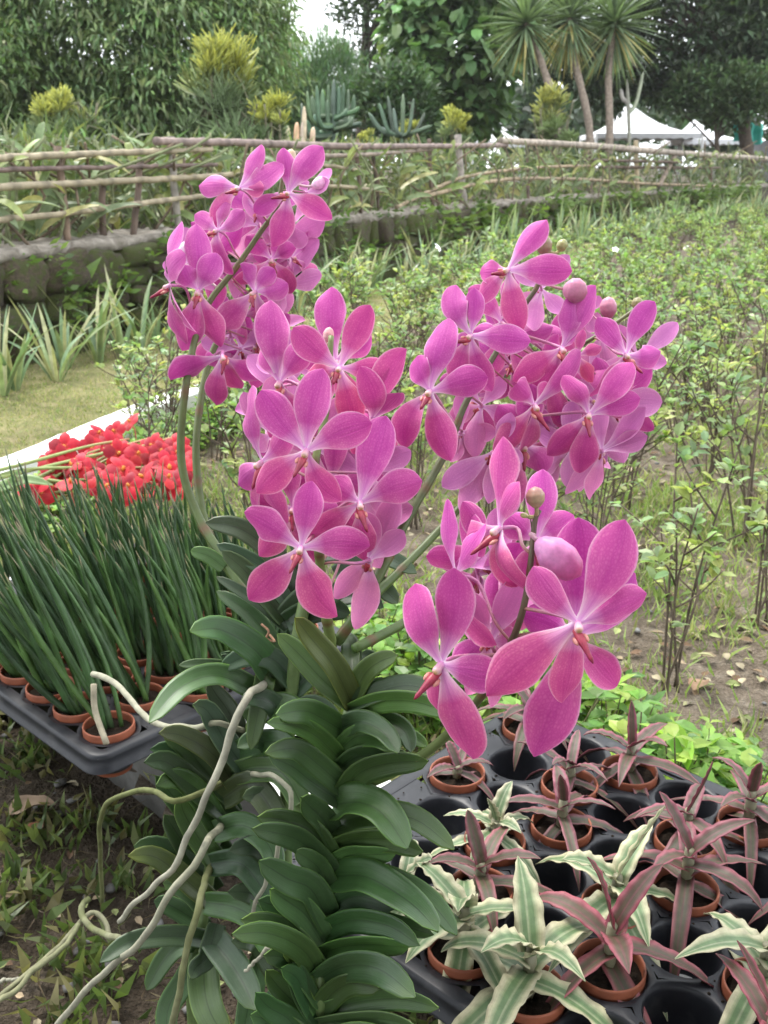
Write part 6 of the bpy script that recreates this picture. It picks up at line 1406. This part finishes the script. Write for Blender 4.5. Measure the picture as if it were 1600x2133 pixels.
def q2(x, y): return x / 2.58, y / 2.58 + 1400
def root(pts, w0, w1, ds, c0=(.40, .385, .29), c1=(.40, .385, .29)):
    """aerial root; ds = depths at the points; w = width in pixels"""
    pp = [q2(*p) for p in pts]; C = spline([P(x, y, d) for (x, y), d in zip(pp, ds)], 46); n = 46; s = np.linspace(0, 1, n)
    C = C + .0022 * np.stack([wob(s * 4 + w0, s * 2, 1), wob(s * 3, s * 3 + w0, 1), wob(s * 3 + 2, s * 4, 1)], 1)
    C[:, 2] = np.maximum(C[:, 2], .004)
    d = np.interp(s, np.linspace(0, 1, len(ds)), ds); r = np.interp(s, [0, 1], [w0, w1]) * .5 * d / FPX * (1 + .09 * wob(s * 11, s * 6 + w1, 1))
    V, F, uv = tube(C - np.array(pA.location), r, 9); patchy = np.clip(.5 + .9 * wob(s * 6 + w0 * 3, s * 3, 1), 0, 1)[:, None]
    c = lerp(np.asarray(c0), np.asarray(c1), np.clip(s[:, None] * .6 + patchy * .4, 0, 1)); c = np.vstack([np.repeat(c, 9, 0), c[0], c[-1]])
    obj('aerial_root', mesh('aerial_root', V, F, uv, c, mats=(M['root'],)), pA)
OLV, SIL = (.11, .125, .045), (.30, .29, .225)
root([(1430, 60), (1320, 140), (1260, 300), (1210, 430), (1150, 600), (1080, 720), (1020, 860), (930, 1050), (830, 1150), (700, 1270), (640, 1350)], 19, 11, [.95, .88, .87, .87, .87, .87, .88, .88, .90, .93, .95], SIL, SIL)
root([(1310, 315), (1180, 275), (1080, 290), (980, 297), (830, 270), (740, 200), (660, 95), (560, 30), (500, 10)], 13, 13, [.97, .94, .95, .97, 1.02, 1.06, 1.1, 1.14, 1.16], (.25, .25, .17), SIL)
root([(1210, 590), (1050, 660), (930, 690), (840, 660), (760, 635), (600, 690), (540, 800), (535, 930), (545, 1080), (545, 1240)], 14, 9, [.97, .90, .88, .90, .94, .98, 1.02, 1.05, 1.08, 1.1], OLV, (.13, .14, .06))
root([(1210, 810), (1110, 910), (1040, 1050), (900, 1220), (780, 1420), (640, 1550), (480, 1690), (340, 1860), (290, 1930)], 17, 13, [.98, .88, .87, .87, .89, .93, .98, 1.02, 1.04], (.22, .22, .15), SIL)
root([(1130, 1020), (1080, 1200), (1040, 1360), (1010, 1480), (980, 1650), (930, 1880), (915, 1960)], 16, 14, [.98, .90, .88, .88, .88, .90, .92], OLV, (.18, .18, .10))
root([(990, 1440), (780, 1435), (620, 1430), (500, 1380), (445, 1310), (440, 1250), (478, 1218)], 12, 13, [1.0, 1.1, 1.2, 1.26, 1.3, 1.32, 1.33], (.24, .23, .17), OLV)
root([(590, 1420), (560, 1330), (500, 1290), (430, 1350), (350, 1440), (220, 1560), (0, 1740), (-60, 1790)], 11, 11, [1.28, 1.30, 1.31, 1.3, 1.28, 1.25, 1.2, 1.19], (.18, .175, .115), (.2, .2, .11))
root([(430, 1360), (320, 1500), (170, 1610), (100, 1700), (0, 1760), (-60, 1800)], 11, 12, [1.29, 1.25, 1.23, 1.21, 1.19, 1.18], (.17, .18, .095), (.21, .205, .12))
root([(-40, 1665), (60, 1655), (150, 1635)], 9, 6, [1.22, 1.23, 1.24], SIL, SIL)
root([(1310, 545), (1400, 548), (1480, 570), (1560, 650), (1562, 770), (1500, 950), (1440, 1100), (1340, 1330)], 12, 9, [.97, .93, .91, .90, .90, .90, .91, .93], (.25, .25, .18), SIL)
root([(1500, 1440), (1400, 1525), (1320, 1612)], 9, 7, [.88, .89, .90], SIL, SIL)
# a leaf of a cream bromeliad pokes out between the orchid leaves: belongs to the pale one in the tray
# wire tie on the left stem
C = spline([P(545, 1300, .955), P(560, 1315, .95), P(555, 1330, .95), P(572, 1336, .95), P(562, 1322, .96)], 20) - np.array(pA.location); V, F, uv = tube(C, .0012, 5); obj('twine_tie', mesh('twine_tie', V, F, uv, (.34, .19, .12), mats=(M['bark'],)), pA)

# ------------------------------------------------------------------ humid air
V = np.array([[x, y, z] for x in (-70, 70) for y in (-25, 60) for z in (-1.2, 9.5)], float)
hm = bpy.data.materials.new('humid_air'); hm.use_nodes = True; hn = hm.node_tree; hn.nodes.remove(hn.nodes['Principled BSDF'])
pv = hn.nodes.new('ShaderNodeVolumePrincipled'); pv.inputs['Color'].default_value = (.93, .95, .97, 1); pv.inputs['Density'].default_value = .0005; pv.inputs['Anisotropy'].default_value = .2
hn.links.new(pv.outputs['Volume'], hn.nodes['Material Output'].inputs['Volume'])
obj('haze', mesh('haze', V, np.array([[0, 1, 3, 2], [4, 6, 7, 5], [0, 4, 5, 1], [2, 3, 7, 6], [0, 2, 6, 4], [1, 5, 7, 3]]), mats=(hm,), smooth=False), label='thin humid haze filling the garden air', cat='haze', kind='stuff')
